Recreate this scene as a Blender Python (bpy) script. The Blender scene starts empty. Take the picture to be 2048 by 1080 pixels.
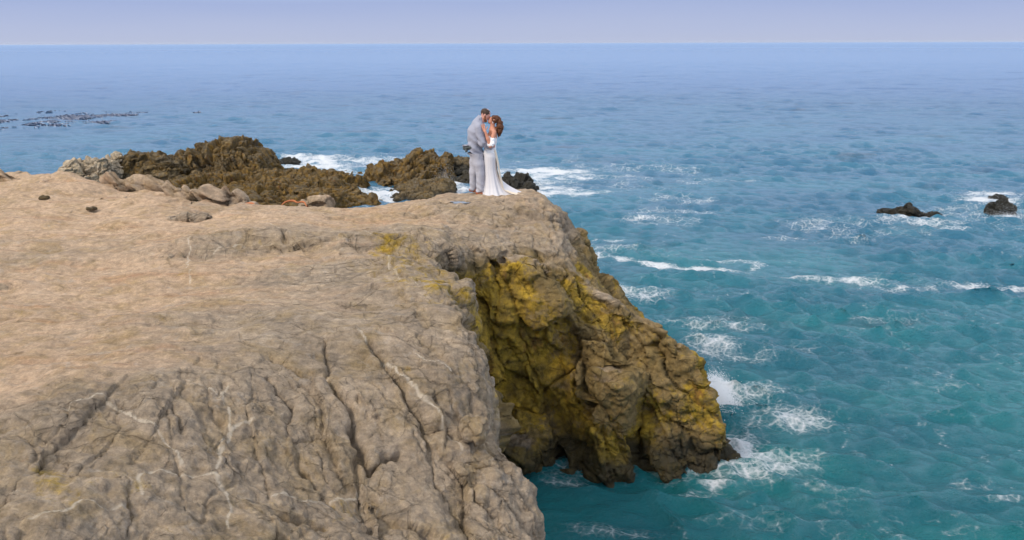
import bpy, math, random
import numpy as np
from mathutils import Vector, Matrix
rng = np.random.default_rng(7); random.seed(7)
S = bpy.context.scene; COL = S.collection
R = math.radians

# ------------------------------------------------------------------ camera
CAM_Z = 8.0; F = 1900.0; PITCH = math.atan(454/F); ROLL = R(0.17)
cam = bpy.data.objects.new('camera', bpy.data.cameras.new('camera')); COL.objects.link(cam)
cam.data.sensor_width = 36; cam.data.lens = 36*F/2048
cam.data.clip_start = 0.1; cam.data.clip_end = 60000
cam.matrix_world = Matrix.Translation((0, 0, CAM_Z)) @ Matrix.Rotation(math.pi/2-PITCH, 4, 'X') @ Matrix.Rotation(-ROLL, 4, 'Z')
S.camera = cam
# ------------------------------------------------------------------ world, sun, exposure
SUN_EL, SUN_AZ = R(42), R(-128)          # azimuth from +Y (view) towards +X
w = bpy.data.worlds.new('World'); S.world = w; w.use_nodes = True
nt = w.node_tree; nt.nodes.clear()
def N(nt, t, **kw):
    n = nt.nodes.new(t)
    for k, v in kw.items():
        if k.startswith('i_'):
            key = k[2:]; key = int(key) if key.isdigit() else key.replace('_', ' ')
            n.inputs[key].default_value = v
        else: setattr(n, k, v)
    return n
out = N(nt, 'ShaderNodeOutputWorld')
sky = N(nt, 'ShaderNodeTexSky', sky_type='NISHITA', sun_disc=False, sun_elevation=SUN_EL, sun_rotation=SUN_AZ, air_density=1.6, dust_density=4.0, ozone_density=2.0)
bg1 = N(nt, 'ShaderNodeBackground', i_Strength=0.07); nt.links.new(sky.outputs[0], bg1.inputs[0])
tc = N(nt, 'ShaderNodeTexCoord'); sp = N(nt, 'ShaderNodeSeparateXYZ'); nt.links.new(tc.outputs['Generated'], sp.inputs[0])
mp = N(nt, 'ShaderNodeMapping'); mp.inputs['Scale'].default_value = (1.2, 1.2, 9); nt.links.new(tc.outputs['Generated'], mp.inputs[0])
cn = N(nt, 'ShaderNodeTexNoise', i_Scale=1.6, i_Detail=5.0, i_Roughness=0.5); nt.links.new(mp.outputs[0], cn.inputs[0])
ma = N(nt, 'ShaderNodeMath', operation='MULTIPLY_ADD'); nt.links.new(cn.outputs[0], ma.inputs[0]); ma.inputs[1].default_value = 0.035; nt.links.new(sp.outputs[2], ma.inputs[2])
rp = N(nt, 'ShaderNodeValToRGB'); nt.links.new(ma.outputs[0], rp.inputs[0])
cr = rp.color_ramp; cr.elements[0].position = 0.0; cr.elements[0].color = (.455, .51, .68, 1)
cr.elements[1].position = 1.0; cr.elements[1].color = (.95, 1.02, 1.12, 1)
for p_, c_ in ((.016, (.455, .505, .68)), (.030, (.43, .49, .69)), (.06, (.35, .43, .68)), (.12, (.62, .80, 1.12)), (.3, (.98, 1.12, 1.38)), (.55, (1.0, 1.06, 1.18))):
    e = cr.elements.new(p_); e.color = (*c_, 1)
bg2 = N(nt, 'ShaderNodeBackground', i_Strength=1.0); nt.links.new(rp.outputs[0], bg2.inputs[0])
mx = N(nt, 'ShaderNodeMixShader', i_0=0.9); nt.links.new(bg1.outputs[0], mx.inputs[1]); nt.links.new(bg2.outputs[0], mx.inputs[2])
nt.links.new(mx.outputs[0], out.inputs[0])
sl = bpy.data.lights.new('sun', 'SUN'); sl.energy = 2.3; sl.angle = R(14); sl.color = (1, .90, .76)
so = bpy.data.objects.new('sun', sl); COL.objects.link(so)
sd = Vector((math.sin(SUN_AZ)*math.cos(SUN_EL), math.cos(SUN_AZ)*math.cos(SUN_EL), math.sin(SUN_EL)))
so.rotation_euler = sd.to_track_quat('Z', 'Y').to_euler(); so.location = (0, 0, 40)
S.view_settings.view_transform = 'Standard'; S.view_settings.look = 'None'; S.view_settings.gamma = 1; S.view_settings.exposure = 0.22
S.render.engine = 'CYCLES'

# ------------------------------------------------------------------ helpers
CT, ST = math.cos(PITCH), math.sin(PITCH)
def ray(px, py):
    a, b = (px-1024)/F, (540-py)/F
    return np.array([a, CT+b*ST, -ST+b*CT])
def at(px, py, z):
    d = ray(px, py); t = (z-CAM_Z)/d[2]; return (d[0]*t, d[1]*t)
def aty(px, py, Y):
    d = ray(px, py); t = Y/d[1]; return (d[0]*t, Y, CAM_Z+d[2]*t)
def tag(o, label=None, cat=None, group=None, kind=None):
    for k, v in (('label', label), ('category', cat), ('group', group), ('kind', kind)):
        if v: o[k] = v
    return o
def chunked(fn, P, *a, n=60000):
    outs = [fn(P[i:i+n], *a) for i in range(0, len(P), n)]
    if isinstance(outs[0], tuple): return tuple(np.concatenate([o[j] for o in outs]) for j in range(len(outs[0])))
    return np.concatenate(outs)
def hsh(ix, iy, iz, seed):
    h = (ix.astype(np.uint32)*np.uint32(374761393)) ^ (iy.astype(np.uint32)*np.uint32(668265263)) ^ (iz.astype(np.uint32)*np.uint32(2147483647)) ^ np.uint32((seed*974711+12345) & 0xffffffff)
    h = (h ^ (h >> np.uint32(13)))*np.uint32(1274126177); h = (h ^ (h >> np.uint32(16)))*np.uint32(2246822519); h ^= h >> np.uint32(15)
    return h
def hf(h): return (h & np.uint32(0xffffff)).astype(np.float32)/np.float32(16777216)
def _vn(P, seed):
    P = P.astype(np.float32); i = np.floor(P); f = P-i; i = i.astype(np.int32); u = f*f*f*(f*(f*6-15)+10)
    r = 0
    for a in (0, 1):
        wa = u[:, 0] if a else 1-u[:, 0]
        for b in (0, 1):
            wb = u[:, 1] if b else 1-u[:, 1]
            for c in (0, 1):
                wc = u[:, 2] if c else 1-u[:, 2]
                r = r+hf(hsh(i[:, 0]+a, i[:, 1]+b, i[:, 2]+c, seed))*wa*wb*wc
    return r*2-1
def vnoise(P, seed=0): return chunked(_vn, P, seed)
def fbm(P, oct=4, seed=0, gain=.5):
    r = 0; a = 1; t = 0; P = np.asarray(P, np.float32)
    for o in range(oct):
        r = r+a*vnoise(P, seed+o*17); t += a; a *= gain; P = P*2.03+11.7
    return r/t*1.6
def _vor(P, seed):
    P = P.astype(np.float32); i = np.floor(P); f = P-i; i = i.astype(np.int32)
    n = len(P); d1 = np.full(n, 9., np.float32); d2 = np.full(n, 9., np.float32); idr = np.zeros(n, np.float32)
    for a in (-1, 0, 1):
        for b in (-1, 0, 1):
            for c in (-1, 0, 1):
                h = hsh(i[:, 0]+a, i[:, 1]+b, i[:, 2]+c, seed); h2 = h*np.uint32(2654435761); h2 ^= h2 >> np.uint32(15)
                h3 = h2*np.uint32(2246822519); h3 ^= h3 >> np.uint32(13)
                d = np.sqrt((a+hf(h)-f[:, 0])**2+(b+hf(h2)-f[:, 1])**2+(c+hf(h3)-f[:, 2])**2)
                m = d < d1
                d2 = np.where(m, d1, np.minimum(d2, d)); idr = np.where(m, hf(h ^ (h3 >> np.uint32(3))), idr); d1 = np.where(m, d, d1)
    return d1, d2, idr
def _fac(P, seed):
    P = P.astype(np.float32); i = np.floor(P); f = P-i; i = i.astype(np.int32)
    n = len(P); d1 = np.full(n, 9., np.float32); d2 = np.full(n, 9., np.float32); hh = np.zeros(n, np.float32)
    for a in (-1, 0, 1):
        for b in (-1, 0, 1):
            for c in (-1, 0, 1):
                h = hsh(i[:, 0]+a, i[:, 1]+b, i[:, 2]+c, seed); h2 = h*np.uint32(2654435761); h2 ^= h2 >> np.uint32(15)
                h3 = h2*np.uint32(2246822519); h3 ^= h3 >> np.uint32(13)
                vx, vy, vz = f[:, 0]-a-hf(h), f[:, 1]-b-hf(h2), f[:, 2]-c-hf(h3)
                d = np.sqrt(vx*vx+vy*vy+vz*vz); m = d < d1
                q = vx*(hf(h >> np.uint32(5))-.5)+vy*(hf(h2 >> np.uint32(5))-.5)+vz*(hf(h3 >> np.uint32(5))-.5)
                d2 = np.where(m, d1, np.minimum(d2, d)); hh = np.where(m, q*2+(hf(h ^ (h3 >> np.uint32(3)))-.5)*.7, hh); d1 = np.where(m, d, d1)
    return hh, d2-d1
def facet(P, seed=0): return chunked(_fac, np.asarray(P, np.float32), seed)     # tilted planes, one per cell, and distance to the joint
def vor(P, seed=0): return chunked(_vor, np.asarray(P, np.float32), seed)
def sstep(a, b, x):
    t = np.clip((x-a)/(b-a), 0, 1); return t*t*(3-2*t)
def smax(a, b, k):
    h = np.clip(.5+.5*(a-b)/k, 0, 1); return b+(a-b)*h+k*h*(1-h)
def smin(a, b, k): return -smax(-a, -b, k)

def surface_nets(f, idx2world):
    s = f < 0
    c = [s[a:s.shape[0]-1+a, b:s.shape[1]-1+b, d:s.shape[2]-1+d] for a in (0, 1) for b in (0, 1) for d in (0, 1)]
    anyc = np.logical_or.reduce(c); allc = np.logical_and.reduce(c); act = anyc & ~allc
    I, J, K = np.nonzero(act); n = len(I)
    vid = np.full(act.shape, -1, np.int32); vid[I, J, K] = np.arange(n)
    off = [(a, b, d) for a in (0, 1) for b in (0, 1) for d in (0, 1)]
    val = {o: f[I+o[0], J+o[1], K+o[2]] for o in off}
    acc = np.zeros((n, 3)); cnt = np.zeros(n)
    for o in off:
        for ax in range(3):
            if o[ax] == 0:
                q = list(o); q[ax] = 1; q = tuple(q); v0, v1 = val[o], val[q]; m = (v0 < 0) != (v1 < 0)
                t = np.where(m, v0/np.where(m, v0-v1, 1), 0)
                for k in range(3): acc[:, k] += np.where(m, o[k]+(t if k == ax else 0), 0)
                cnt += m
    ip = acc/cnt[:, None]+np.stack([I, J, K], 1)
    V = idx2world(ip)
    quads = []
    for ax in range(3):
        b, d = (ax+1) % 3, (ax+2) % 3
        sl0 = [slice(None)]*3; sl1 = [slice(None)]*3; sl0[ax] = slice(0, -1); sl1[ax] = slice(1, None)
        a0 = s[tuple(sl0)]; a1 = s[tuple(sl1)]; ch = a0 != a1
        E = np.stack(np.nonzero(ch), 1); fl = a0[tuple(E.T)]
        ok = (E[:, b] > 0) & (E[:, d] > 0) & (E[:, b] < s.shape[b]-1) & (E[:, d] < s.shape[d]-1)
        E = E[ok]; fl = fl[ok]; q = []
        for db, dd in ((-1, -1), (0, -1), (0, 0), (-1, 0)):
            C = E.copy(); C[:, b] += db; C[:, d] += dd; q.append(vid[C[:, 0], C[:, 1], C[:, 2]])
        q = np.stack(q, 1); q[~fl] = q[~fl][:, ::-1]; quads.append(q)
    return V, np.concatenate(quads)
def mk_mesh(name, V, Q, smooth=True):
    me = bpy.data.meshes.new(name); k = Q.shape[1]
    me.vertices.add(len(V)); me.vertices.foreach_set('co', np.asarray(V, np.float32).ravel())
    me.loops.add(Q.size); me.loops.foreach_set('vertex_index', Q.astype(np.int32).ravel())
    me.polygons.add(len(Q)); me.polygons.foreach_set('loop_start', np.arange(0, Q.size, k, dtype=np.int32)); me.polygons.foreach_set('loop_total', np.full(len(Q), k, np.int32))
    me.update(calc_edges=True)
    if smooth: me.polygons.foreach_set('use_smooth', np.ones(len(Q), bool))
    return me
def link(name, me, mat=None, parent=None):
    o = bpy.data.objects.new(name, me); COL.objects.link(o)
    if mat: me.materials.append(mat)
    if parent: o.parent = parent
    return o
def subdiv(V, Q, lv):
    me = mk_mesh('tmp', V, Q); o = bpy.data.objects.new('tmp', me); COL.objects.link(o)
    md = o.modifiers.new('s', 'SUBSURF'); md.levels = lv; md.render_levels = lv
    dg = bpy.context.evaluated_depsgraph_get(); ev = o.evaluated_get(dg); m2 = ev.to_mesh()
    V2 = np.empty(len(m2.vertices)*3, np.float32); m2.vertices.foreach_get('co', V2)
    Q2 = np.empty(len(m2.loops), np.int32); m2.loops.foreach_get('vertex_index', Q2)
    ev.to_mesh_clear(); bpy.data.objects.remove(o); bpy.data.meshes.remove(me)
    return V2.reshape(-1, 3), Q2.reshape(-1, 4)
def normals(V, Q):
    a = V[Q[:, 2]]-V[Q[:, 0]]; b = V[Q[:, 3]]-V[Q[:, 1]]; fn = np.cross(a, b); n = np.zeros_like(V)
    for k in range(3):
        for c in range(4): n[:, k] += np.bincount(Q[:, c], weights=fn[:, k], minlength=len(V))
    return n/np.maximum(np.linalg.norm(n, axis=1), 1e-12)[:, None]
def attr(me, name, v):
    a = me.attributes.new(name, 'FLOAT', 'POINT'); a.data.foreach_set('value', np.asarray(v, np.float32))
def polydist(X, Y, poly):
    """signed distance (negative inside) of points to polygon"""
    P = np.asarray(poly, float); d = np.full(X.shape, 1e9); ins = np.zeros(X.shape, bool)
    for i in range(len(P)):
        ax, ay = P[i]; bx, by = P[(i+1) % len(P)]; ex, ey = bx-ax, by-ay; L = ex*ex+ey*ey+1e-12
        t = np.clip(((X-ax)*ex+(Y-ay)*ey)/L, 0, 1); d = np.minimum(d, (X-ax-t*ex)**2+(Y-ay-t*ey)**2)
        c = ((ay > Y) != (by > Y)) & (X < (bx-ax)*(Y-ay)/((by-ay) if by != ay else 1e-12)+ax); ins ^= c
    d = np.sqrt(d); return np.where(ins, -d, d)
def linedist(X, Y, pts):
    d = np.full(X.shape, 1e9)
    for (ax, ay), (bx, by) in zip(pts[:-1], pts[1:]):
        ex, ey = bx-ax, by-ay; t = np.clip(((X-ax)*ex+(Y-ay)*ey)/(ex*ex+ey*ey+1e-12), 0, 1)
        d = np.minimum(d, np.hypot(X-ax-t*ex, Y-ay-t*ey))
    return d

# ------------------------------------------------------------------ materials
class MB:
    def __init__(s, name):
        s.m = bpy.data.materials.new(name); s.m.use_nodes = True; s.nt = s.m.node_tree
        s.b = s.nt.nodes['Principled BSDF']; s.pos = N(s.nt, 'ShaderNodeNewGeometry').outputs['Position']
    def val(s, sock, v):
        if isinstance(v, bpy.types.NodeSocket): s.nt.links.new(v, sock)
        elif v is not None: sock.default_value = v
    def math(s, op, a, b=0.0, c=0.0, clamp=False):
        n = N(s.nt, 'ShaderNodeMath', operation=op, use_clamp=clamp); s.val(n.inputs[0], a); s.val(n.inputs[1], b); s.val(n.inputs[2], c); return n.outputs[0]
    def mapping(s, scale=(1, 1, 1), rot=(0, 0, 0), src=None):
        n = N(s.nt, 'ShaderNodeMapping'); n.inputs['Scale'].default_value = scale; n.inputs['Rotation'].default_value = rot
        s.val(n.inputs[0], src or s.pos); return n.outputs[0]
    def noise(s, scale, detail=4, rough=.55, vec=None, dist=0.0):
        n = N(s.nt, 'ShaderNodeTexNoise'); n.inputs['Scale'].default_value = scale; n.inputs['Detail'].default_value = detail
        n.inputs['Roughness'].default_value = rough; n.inputs['Distortion'].default_value = dist; s.val(n.inputs['Vector'], vec or s.pos); return n.outputs[0]
    def voro(s, scale, feature='DISTANCE_TO_EDGE', vec=None):
        n = N(s.nt, 'ShaderNodeTexVoronoi', feature=feature); n.inputs['Scale'].default_value = scale; s.val(n.inputs['Vector'], vec or s.pos); return n.outputs['Distance']
    def ramp(s, v, *pts):
        n = N(s.nt, 'ShaderNodeValToRGB'); s.val(n.inputs[0], v); e = n.color_ramp.elements
        e[0].position, e[0].color = pts[0][0], (*pts[0][1], 1) if isinstance(pts[0][1], tuple) else (pts[0][1],)*3+(1,)
        e[1].position, e[1].color = pts[-1][0], (*pts[-1][1], 1) if isinstance(pts[-1][1], tuple) else (pts[-1][1],)*3+(1,)
        for p, c in pts[1:-1]:
            q = e.new(p); q.color = (*c, 1) if isinstance(c, tuple) else (c, c, c, 1)
        return n.outputs[0]
    def mix(s, f, a, b, mode='MIX'):
        n = N(s.nt, 'ShaderNodeMix', data_type='RGBA', blend_type=mode); s.val(n.inputs[0], f)
        for i, v in ((6, a), (7, b)): s.val(n.inputs[i], (*v, 1) if isinstance(v, tuple) and len(v) == 3 else v)
        return n.outputs[2]
    def attr(s, name): return N(s.nt, 'ShaderNodeAttribute', attribute_name=name).outputs['Fac']
    def bump(s, h, dist, strength=1.0, prev=None):
        n = N(s.nt, 'ShaderNodeBump'); n.inputs['Distance'].default_value = dist; s.val(n.inputs['Strength'], strength); s.val(n.inputs['Height'], h)
        if prev: s.val(n.inputs['Normal'], prev)
        return n.outputs[0]
    def done(s, color=None, rough=None, normal=None, **kw):
        s.val(s.b.inputs['Base Color'], (*color, 1) if isinstance(color, tuple) and len(color) == 3 else color)
        s.val(s.b.inputs['Roughness'], rough); s.val(s.b.inputs['Normal'], normal)
        for k, v in kw.items(): s.val(s.b.inputs[k.replace('_', ' ')], v)
        return s.m
def rock_mat(name, grey=((.20, .156, .112), (.46, .35, .245)), sand=(.52, .36, .235), moss=((.15, .098, .014), (.50, .315, .018)), wetcol=(.03, .028, .02), fine=1.0):
    m = MB(name)
    n1 = m.noise(1.1, 6, .6); n2 = m.noise(9, 5, .65); st = m.noise(2.2, 6, .6, m.mapping((1, 3.0, 5), (0.25, 0.1, 0.5)), .6)
    c = m.mix(m.ramp(m.math('ADD', m.math('MULTIPLY', n1, .5), m.math('MULTIPLY', st, .5)), (.34, 0.0), (.64, 1.0)), grey[0], grey[1])
    # sand cover, drifting in patches
    sn = m.noise(2.5, 6, .65, m.mapping((.5, 1.6, 1), (0, 0, .1)), .8)
    sf = m.math('ADD', m.attr('sand'), m.math('MULTIPLY', m.math('SUBTRACT', sn, .5), 1.6))
    sf = m.ramp(sf, (.2, 0.0), (1.0, .95))
    sc = m.mix(m.noise(1.0, 6, .65, m.mapping((.5, 1.4, 1))), tuple(x*.72 for x in sand), tuple(min(1, x*1.25) for x in sand))
    sc = m.mix(m.ramp(m.noise(1.6, 6, .7, m.mapping((.35, 1.5, 1))), (.52, 0.0), (.70, .75)), sc, (.40, .205, .10))
    sc = m.mix(m.ramp(m.noise(5, 7, .75, m.mapping((.5, 1.8, 1))), (.56, 0.0), (.66, .7)), sc, (.20, .135, .075))
    c = m.mix(sf, c, sc)
    c = m.mix(m.ramp(m.noise(1.4, 8, .72, None, .8), (.48, 0.0), (.66, .55)), c, (.30, .20, .075))
    c = m.mix(m.ramp(m.noise(2.6, 8, .75, m.mapping((1, 1.4, 1), (0, 0, .6)), 1.0), (.56, 0.0), (.68, .5)), c, (.36, .32, .28))
    # ochre lichen / iron staining
    mf = m.math('ADD', m.attr('moss'), m.math('MULTIPLY', m.math('SUBTRACT', m.noise(2.2, 9, .74, None, .5), .5), 2.6))
    mf = m.ramp(mf, (.3, 0.0), (.7, .92))
    mc = m.mix(m.ramp(m.noise(3.3, 6, .7), (.36, 0.0), (.62, 1.0)), moss[0], moss[1])
    mc = m.mix(m.ramp(m.noise(2.1, 4, .6, m.mapping((1.5, 1.5, .5))), (.60, 0.0), (.72, .7)), mc, (.17, .045, .012))
    c = m.mix(mf, c, mc)
    bf = m.ramp(m.math('ADD', m.attr('brown'), m.math('MULTIPLY', m.math('SUBTRACT', m.noise(1.3, 5, .6), .5), .9)), (.2, 0.0), (.8, .9))
    c = m.mix(m.math('MULTIPLY', bf, m.math('SUBTRACT', 1.0, m.math('MULTIPLY', mf, .9))), c, m.mix(m.noise(2.5, 6, .7), (.10, .068, .020), (.29, .195, .065)))
    # speckle
    c = m.mix(.55, c, m.ramp(n2, (.3, .25), (.5, .5), (.7, .78)), 'OVERLAY')
    c = m.mix(.40, c, m.ramp(m.noise(38, 6, .75), (.3, .2), (.7, .8)), 'OVERLAY')
    # pale quartz veins
    vd = m.math('ADD', m.attr('vein'), m.math('MULTIPLY', m.math('SUBTRACT', m.noise(6, 5, .7), .5), .035))
    vd = m.math('MULTIPLY', vd, m.ramp(m.noise(3.5, 4, .7), (.3, .35), (.7, 1.0)))
    vf = m.ramp(m.math('ABSOLUTE', vd), (.003, .9), (.014, .0))
    vf = m.math('MULTIPLY', vf, m.ramp(m.noise(7, 3), (.30, .25), (.46, .95)))
    c = m.mix(vf, c, (.62, .52, .40))
    # tide-wet, algae-dark base
    wf = m.ramp(m.math('ADD', m.attr('wet'), m.math('MULTIPLY', m.math('SUBTRACT', m.noise(2.2, 5), .5), .9)), (.3, 0.0), (.8, .85))
    c = m.mix(wf, c, wetcol)
    rough = m.math('SUBTRACT', .92, m.math('MULTIPLY', wf, .45))
    nb = m.bump(m.noise(14, 9, .74), .045*fine, .6)
    crk = m.ramp(m.voro(2.6, vec=m.mapping((1, 1.7, 1.3), (.3, .2, .6), m.mix(.35, m.pos, N(m.nt, 'ShaderNodeTexNoise', i_Scale=3.0, i_Detail=4.0).outputs['Color']))), (0.0, 0.0), (.035, 1.0))
    bare = m.math('SUBTRACT', 1.0, m.math('MULTIPLY', sf, .8), clamp=True)
    nb = m.bump(crk, .05*fine, m.math('MULTIPLY', m.ramp(m.noise(.9, 3), (.40, 0.0), (.55, .9)), bare), nb)
    crk2 = m.ramp(m.voro(7.5, vec=m.mapping((1, .8, .6), (.1, .5, .2), m.mix(.25, m.pos, N(m.nt, 'ShaderNodeTexNoise', i_Scale=4.0, i_Detail=5.0).outputs['Color']))), (0.0, 0.0), (.05, 1.0))
    nb = m.bump(crk2, .022*fine, m.math('MULTIPLY', m.ramp(m.noise(1.7, 4), (.45, 0.0), (.58, .9)), bare), nb)
    rdg = m.math('ABSOLUTE', m.math('SUBTRACT', m.noise(3.2, 10, .72, m.mapping((1, 1.2, .7), (.2, .3, .4)), .4), .5)); nb = m.bump(m.ramp(rdg, (0, 0.0), (.12, 1.0)), .03*fine, .45, nb)
    nb = m.bump(m.noise(60, 6, .75), .025*fine, .9, nb)
    return m.done(c, rough, nb, Specular_IOR_Level=.3)
M_land = rock_mat('sandstone')
M_dark = rock_mat('reef_rock', grey=((.065, .048, .028), (.20, .15, .085)), moss=((.09, .052, .018), (.27, .155, .03)), fine=2.0)
M_pale = rock_mat('pale_rock', grey=((.34, .265, .18), (.60, .48, .34)), fine=1.5)
M_black = rock_mat('wet_black_rock', grey=((.018, .018, .017), (.05, .048, .045)), moss=((.03, .03, .01), (.05, .05, .012)), fine=2.0)

# ------------------------------------------------------------------ headland (one continuous mass of rock)
LP = []   # (rim xy, base xy)
def pr(r, b): LP.append((tuple(r), tuple(b)))
pr((-30, 1.5), (-30, 1.2)); pr((-2.0, 1.8), (-1.2, 1.5)); pr((-.6, 4.2), (0, 4)); pr((-.05, 6.6), (.4, 6.6))
pr(at(1092, 1100, 2.75), (.42, 9.4)); pr(at(1062, 965, 3.3), (.36, 10.2)); pr(at(990, 880, 3.75), (.2, 11.2)); pr(at(972, 770, 4.15), (-.02, 12.2))
pr(at(952, 645, 4.5), (-.3, 13.2)); pr(at(918, 600, 4.55), (-.55, 14.2)); pr(at(880, 540, 4.5), (-.75, 15.3)); pr(at(862, 505, 4.5), (-.7, 16.4))
pr((-1.05, 16.8), (-.45, 16.9)); pr((-.5, 17.3), (0, 17.0)); pr((.25, 17.7), (.5, 17.05)); pr((.95, 17.95), (.95, 16.9)); pr((1.6, 18.15), (1.45, 16.65))
pr((2.15, 18.0), (2.2, 16.5)); pr((2.5, 18.0), (2.5, 16.95)); pr((3.0, 17.55), (3.0, 16.75)); pr((3.45, 17.5), (3.5, 16.85)); pr((3.75, 17.2), (3.9, 16.7)); pr((4.2, 17.15), (4.52, 16.85)); pr((4.3, 17.6), (4.75, 17.4))
pr((3.3, 18.5), (4.2, 18.6)); pr((2.3, 19.2), (3.1, 19.8)); pr((1.45, 20.0), (2.3, 21)); pr((1.0, 20.9), (1.6, 22)); pr((.2, 21.2), (.4, 22.8)); pr((-1.5, 21.3), (-1.8, 22.8))
pr((-2.4, 20.9), (-2.6, 22)); pr((-4.2, 20.9), (-4.4, 22)); pr((-5.8, 21.0), (-6, 22.5)); pr((-7.2, 21.8), (-7.2, 23)); pr((-9.5, 23.4), (-9.5, 25)); pr((-12.4, 25.1), (-12, 26.6)); pr((-13.8, 25.8), (-14, 27)); pr((-30, 28), (-30, 29))
RIM = np.array([a for a, b in LP]); BASE = np.array([b for a, b in LP])
TC = [(a[0], a[1], a[2]) for a in []]
def tc_(px, py, z): TC.append((*at(px, py, z), z))
for a in [(1092, 1100, 2.75), (1062, 965, 3.3), (990, 880, 3.75), (972, 770, 4.15), (952, 645, 4.5), (918, 600, 4.55), (880, 540, 4.5), (862, 505, 4.5),
          (900, 800, 4.05), (800, 900, 3.78), (950, 1000, 3.3), (800, 1060, 3.45), (640, 960, 3.72), (600, 1080, 3.5), (400, 1060, 3.8), (200, 1060, 4.05), (0, 1070, 4.3),
          (400, 900, 4.25), (200, 900, 4.4), (0, 900, 4.45), (700, 760, 4.3), (500, 780, 4.42), (300, 780, 4.5), (640, 672, 4.58), (800, 640, 4.55),
          (0, 700, 4.5), (300, 640, 4.48), (600, 600, 4.5), (800, 560, 4.46), (0, 550, 4.45), (300, 540, 4.47), (600, 530, 4.50), (750, 480, 4.60), (700, 455, 4.62), (500, 450, 4.66), (400, 450, 4.66),
          (700, 435, 4.50), (450, 425, 4.48), (800, 430, 4.52), (950, 430, 4.6), (1050, 440, 4.5), (1000, 400, 4.78), (1100, 395, 4.72), (900, 396, 4.70), (800, 406, 4.55), (650, 415, 4.5), (500, 414, 4.5), (400, 400, 4.50),
          (200, 450, 4.46), (0, 450, 4.42), (200, 390, 4.5), (0, 390, 4.55), (0, 362, 4.62), (200, 368, 4.62), (300, 385, 4.58), (100, 358, 4.74), (-200, 360, 4.6), (1140, 445, 4.35)]: tc_(*a)
TC += [(-1.05, 16.7, 4.45), (-.4, 17.4, 4.35), (.4, 17.9, 4.3), (1.2, 18.4, 4.05), (.5, 18.8, 4.55), (1.75, 18.8, 3.42), (1.95, 18.3, 3.0), (1.6, 18.1, 3.5), (2.15, 17.8, 2.95), (2.35, 18.0, 2.85), (3.0, 17.6, 2.65), (3.5, 17.5, 2.15), (3.85, 17.25, 1.45), (4.15, 17.3, .75), (4.4, 17.1, .2),
       (3.0, 19, 1.8), (2.3, 19.6, 2.6), (4.5, 18.5, 0), (1.9, 20.5, 3.6), (0, 22, 4.6), (-3, 22.5, 4.2), (-8, 24, 4.3), (-2, 3, 3.4), (-6, 4, 4.2), (-12, 8, 4.5), (-20, 20, 4.5), (-.5, 5.5, 3.0), (-25, 5, 4.5), (-25, 27, 4.5)]
TC = np.array(TC)
def tps_fit(P, lam=.004):
    X = P[:, :2]/10; d2 = ((X[:, None]-X[None])**2).sum(-1); K = .5*d2*np.log(d2+1e-12); n = len(P)
    A = np.zeros((n+3, n+3)); A[:n, :n] = K+lam*np.eye(n); A[:n, n] = A[n, :n] = 1; A[:n, n+1:] = X; A[n+1:, :n] = X.T
    return np.linalg.solve(A, np.concatenate([P[:, 2], np.zeros(3)]))
TW = tps_fit(TC)
def Tz(x, y):
    x = np.asarray(x, float)/10; y = np.asarray(y, float)/10; r = TW[-3]+TW[-2]*x+TW[-1]*y
    for (cx, cy), w_ in zip(TC[:, :2]/10, TW[:-3]):
        d2 = (x-cx)**2+(y-cy)**2; r = r+w_*.5*d2*np.log(d2+1e-12)
    return np.clip(r, -.8, 5.2)
def hit(px, py, z=4.3):
    for _ in range(12):
        x, y = at(px, py, z); z = .6*z+.4*float(Tz(x, y))
    return (x, y)
A0, A1, DA = R(-47), R(19), .0075; L0, L1, DL = math.log(2.6), math.log(30.5), .0105; Z0, Z1, DZ = -.7, 5.35, .085
na, nl, nz = int((A1-A0)/DA), int((L1-L0)/DL), int((Z1-Z0)/DZ)
def lat(ip):
    a = A0+ip[:, 0]*DA; r = np.exp(L0+ip[:, 1]*DL); return np.stack([np.sin(a)*r, np.cos(a)*r, Z0+ip[:, 2]*DZ], 1)
ga = A0+np.arange(na)*DA; gr = np.exp(L0+np.arange(nl)*DL); X2 = np.sin(ga)[:, None]*gr[None]; Y2 = np.cos(ga)[:, None]*gr[None]
T2 = Tz(X2, Y2)
P2 = np.stack([X2.ravel(), Y2.ravel(), np.zeros(X2.size)], 1)
T2 = T2+(.07*fbm(P2*[.9, .9, 1], 4, 3)*1.2+.04*fbm(P2*[.6, 2.2, 1], 4, 9)).reshape(T2.shape)
# jagged pale slabs along the far edge on the left
se = sstep(1.6, .2, np.abs(polydist(X2, Y2, RIM)+.9))*sstep(-4.5, -5.5, X2)*sstep(-12.5, -11.5, X2)
T2 = T2+se*.17*(np.mod(-X2*.8+Y2*.2+.45*fbm(P2*.8, 3, 5).reshape(X2.shape), 1)-.3)
T2 = T2+.15*np.exp(-((Y2-(16.35+.10*X2)-.25*fbm(P2*.5, 2, 6).reshape(X2.shape))/.42)**2)*sstep(-7.5, -5.5, X2)*sstep(-.9, -1.8, X2)
T2 = T2+.07*np.exp(-((Y2-(13.2+.16*X2))/.4)**2)*sstep(-5, -3, X2)
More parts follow.
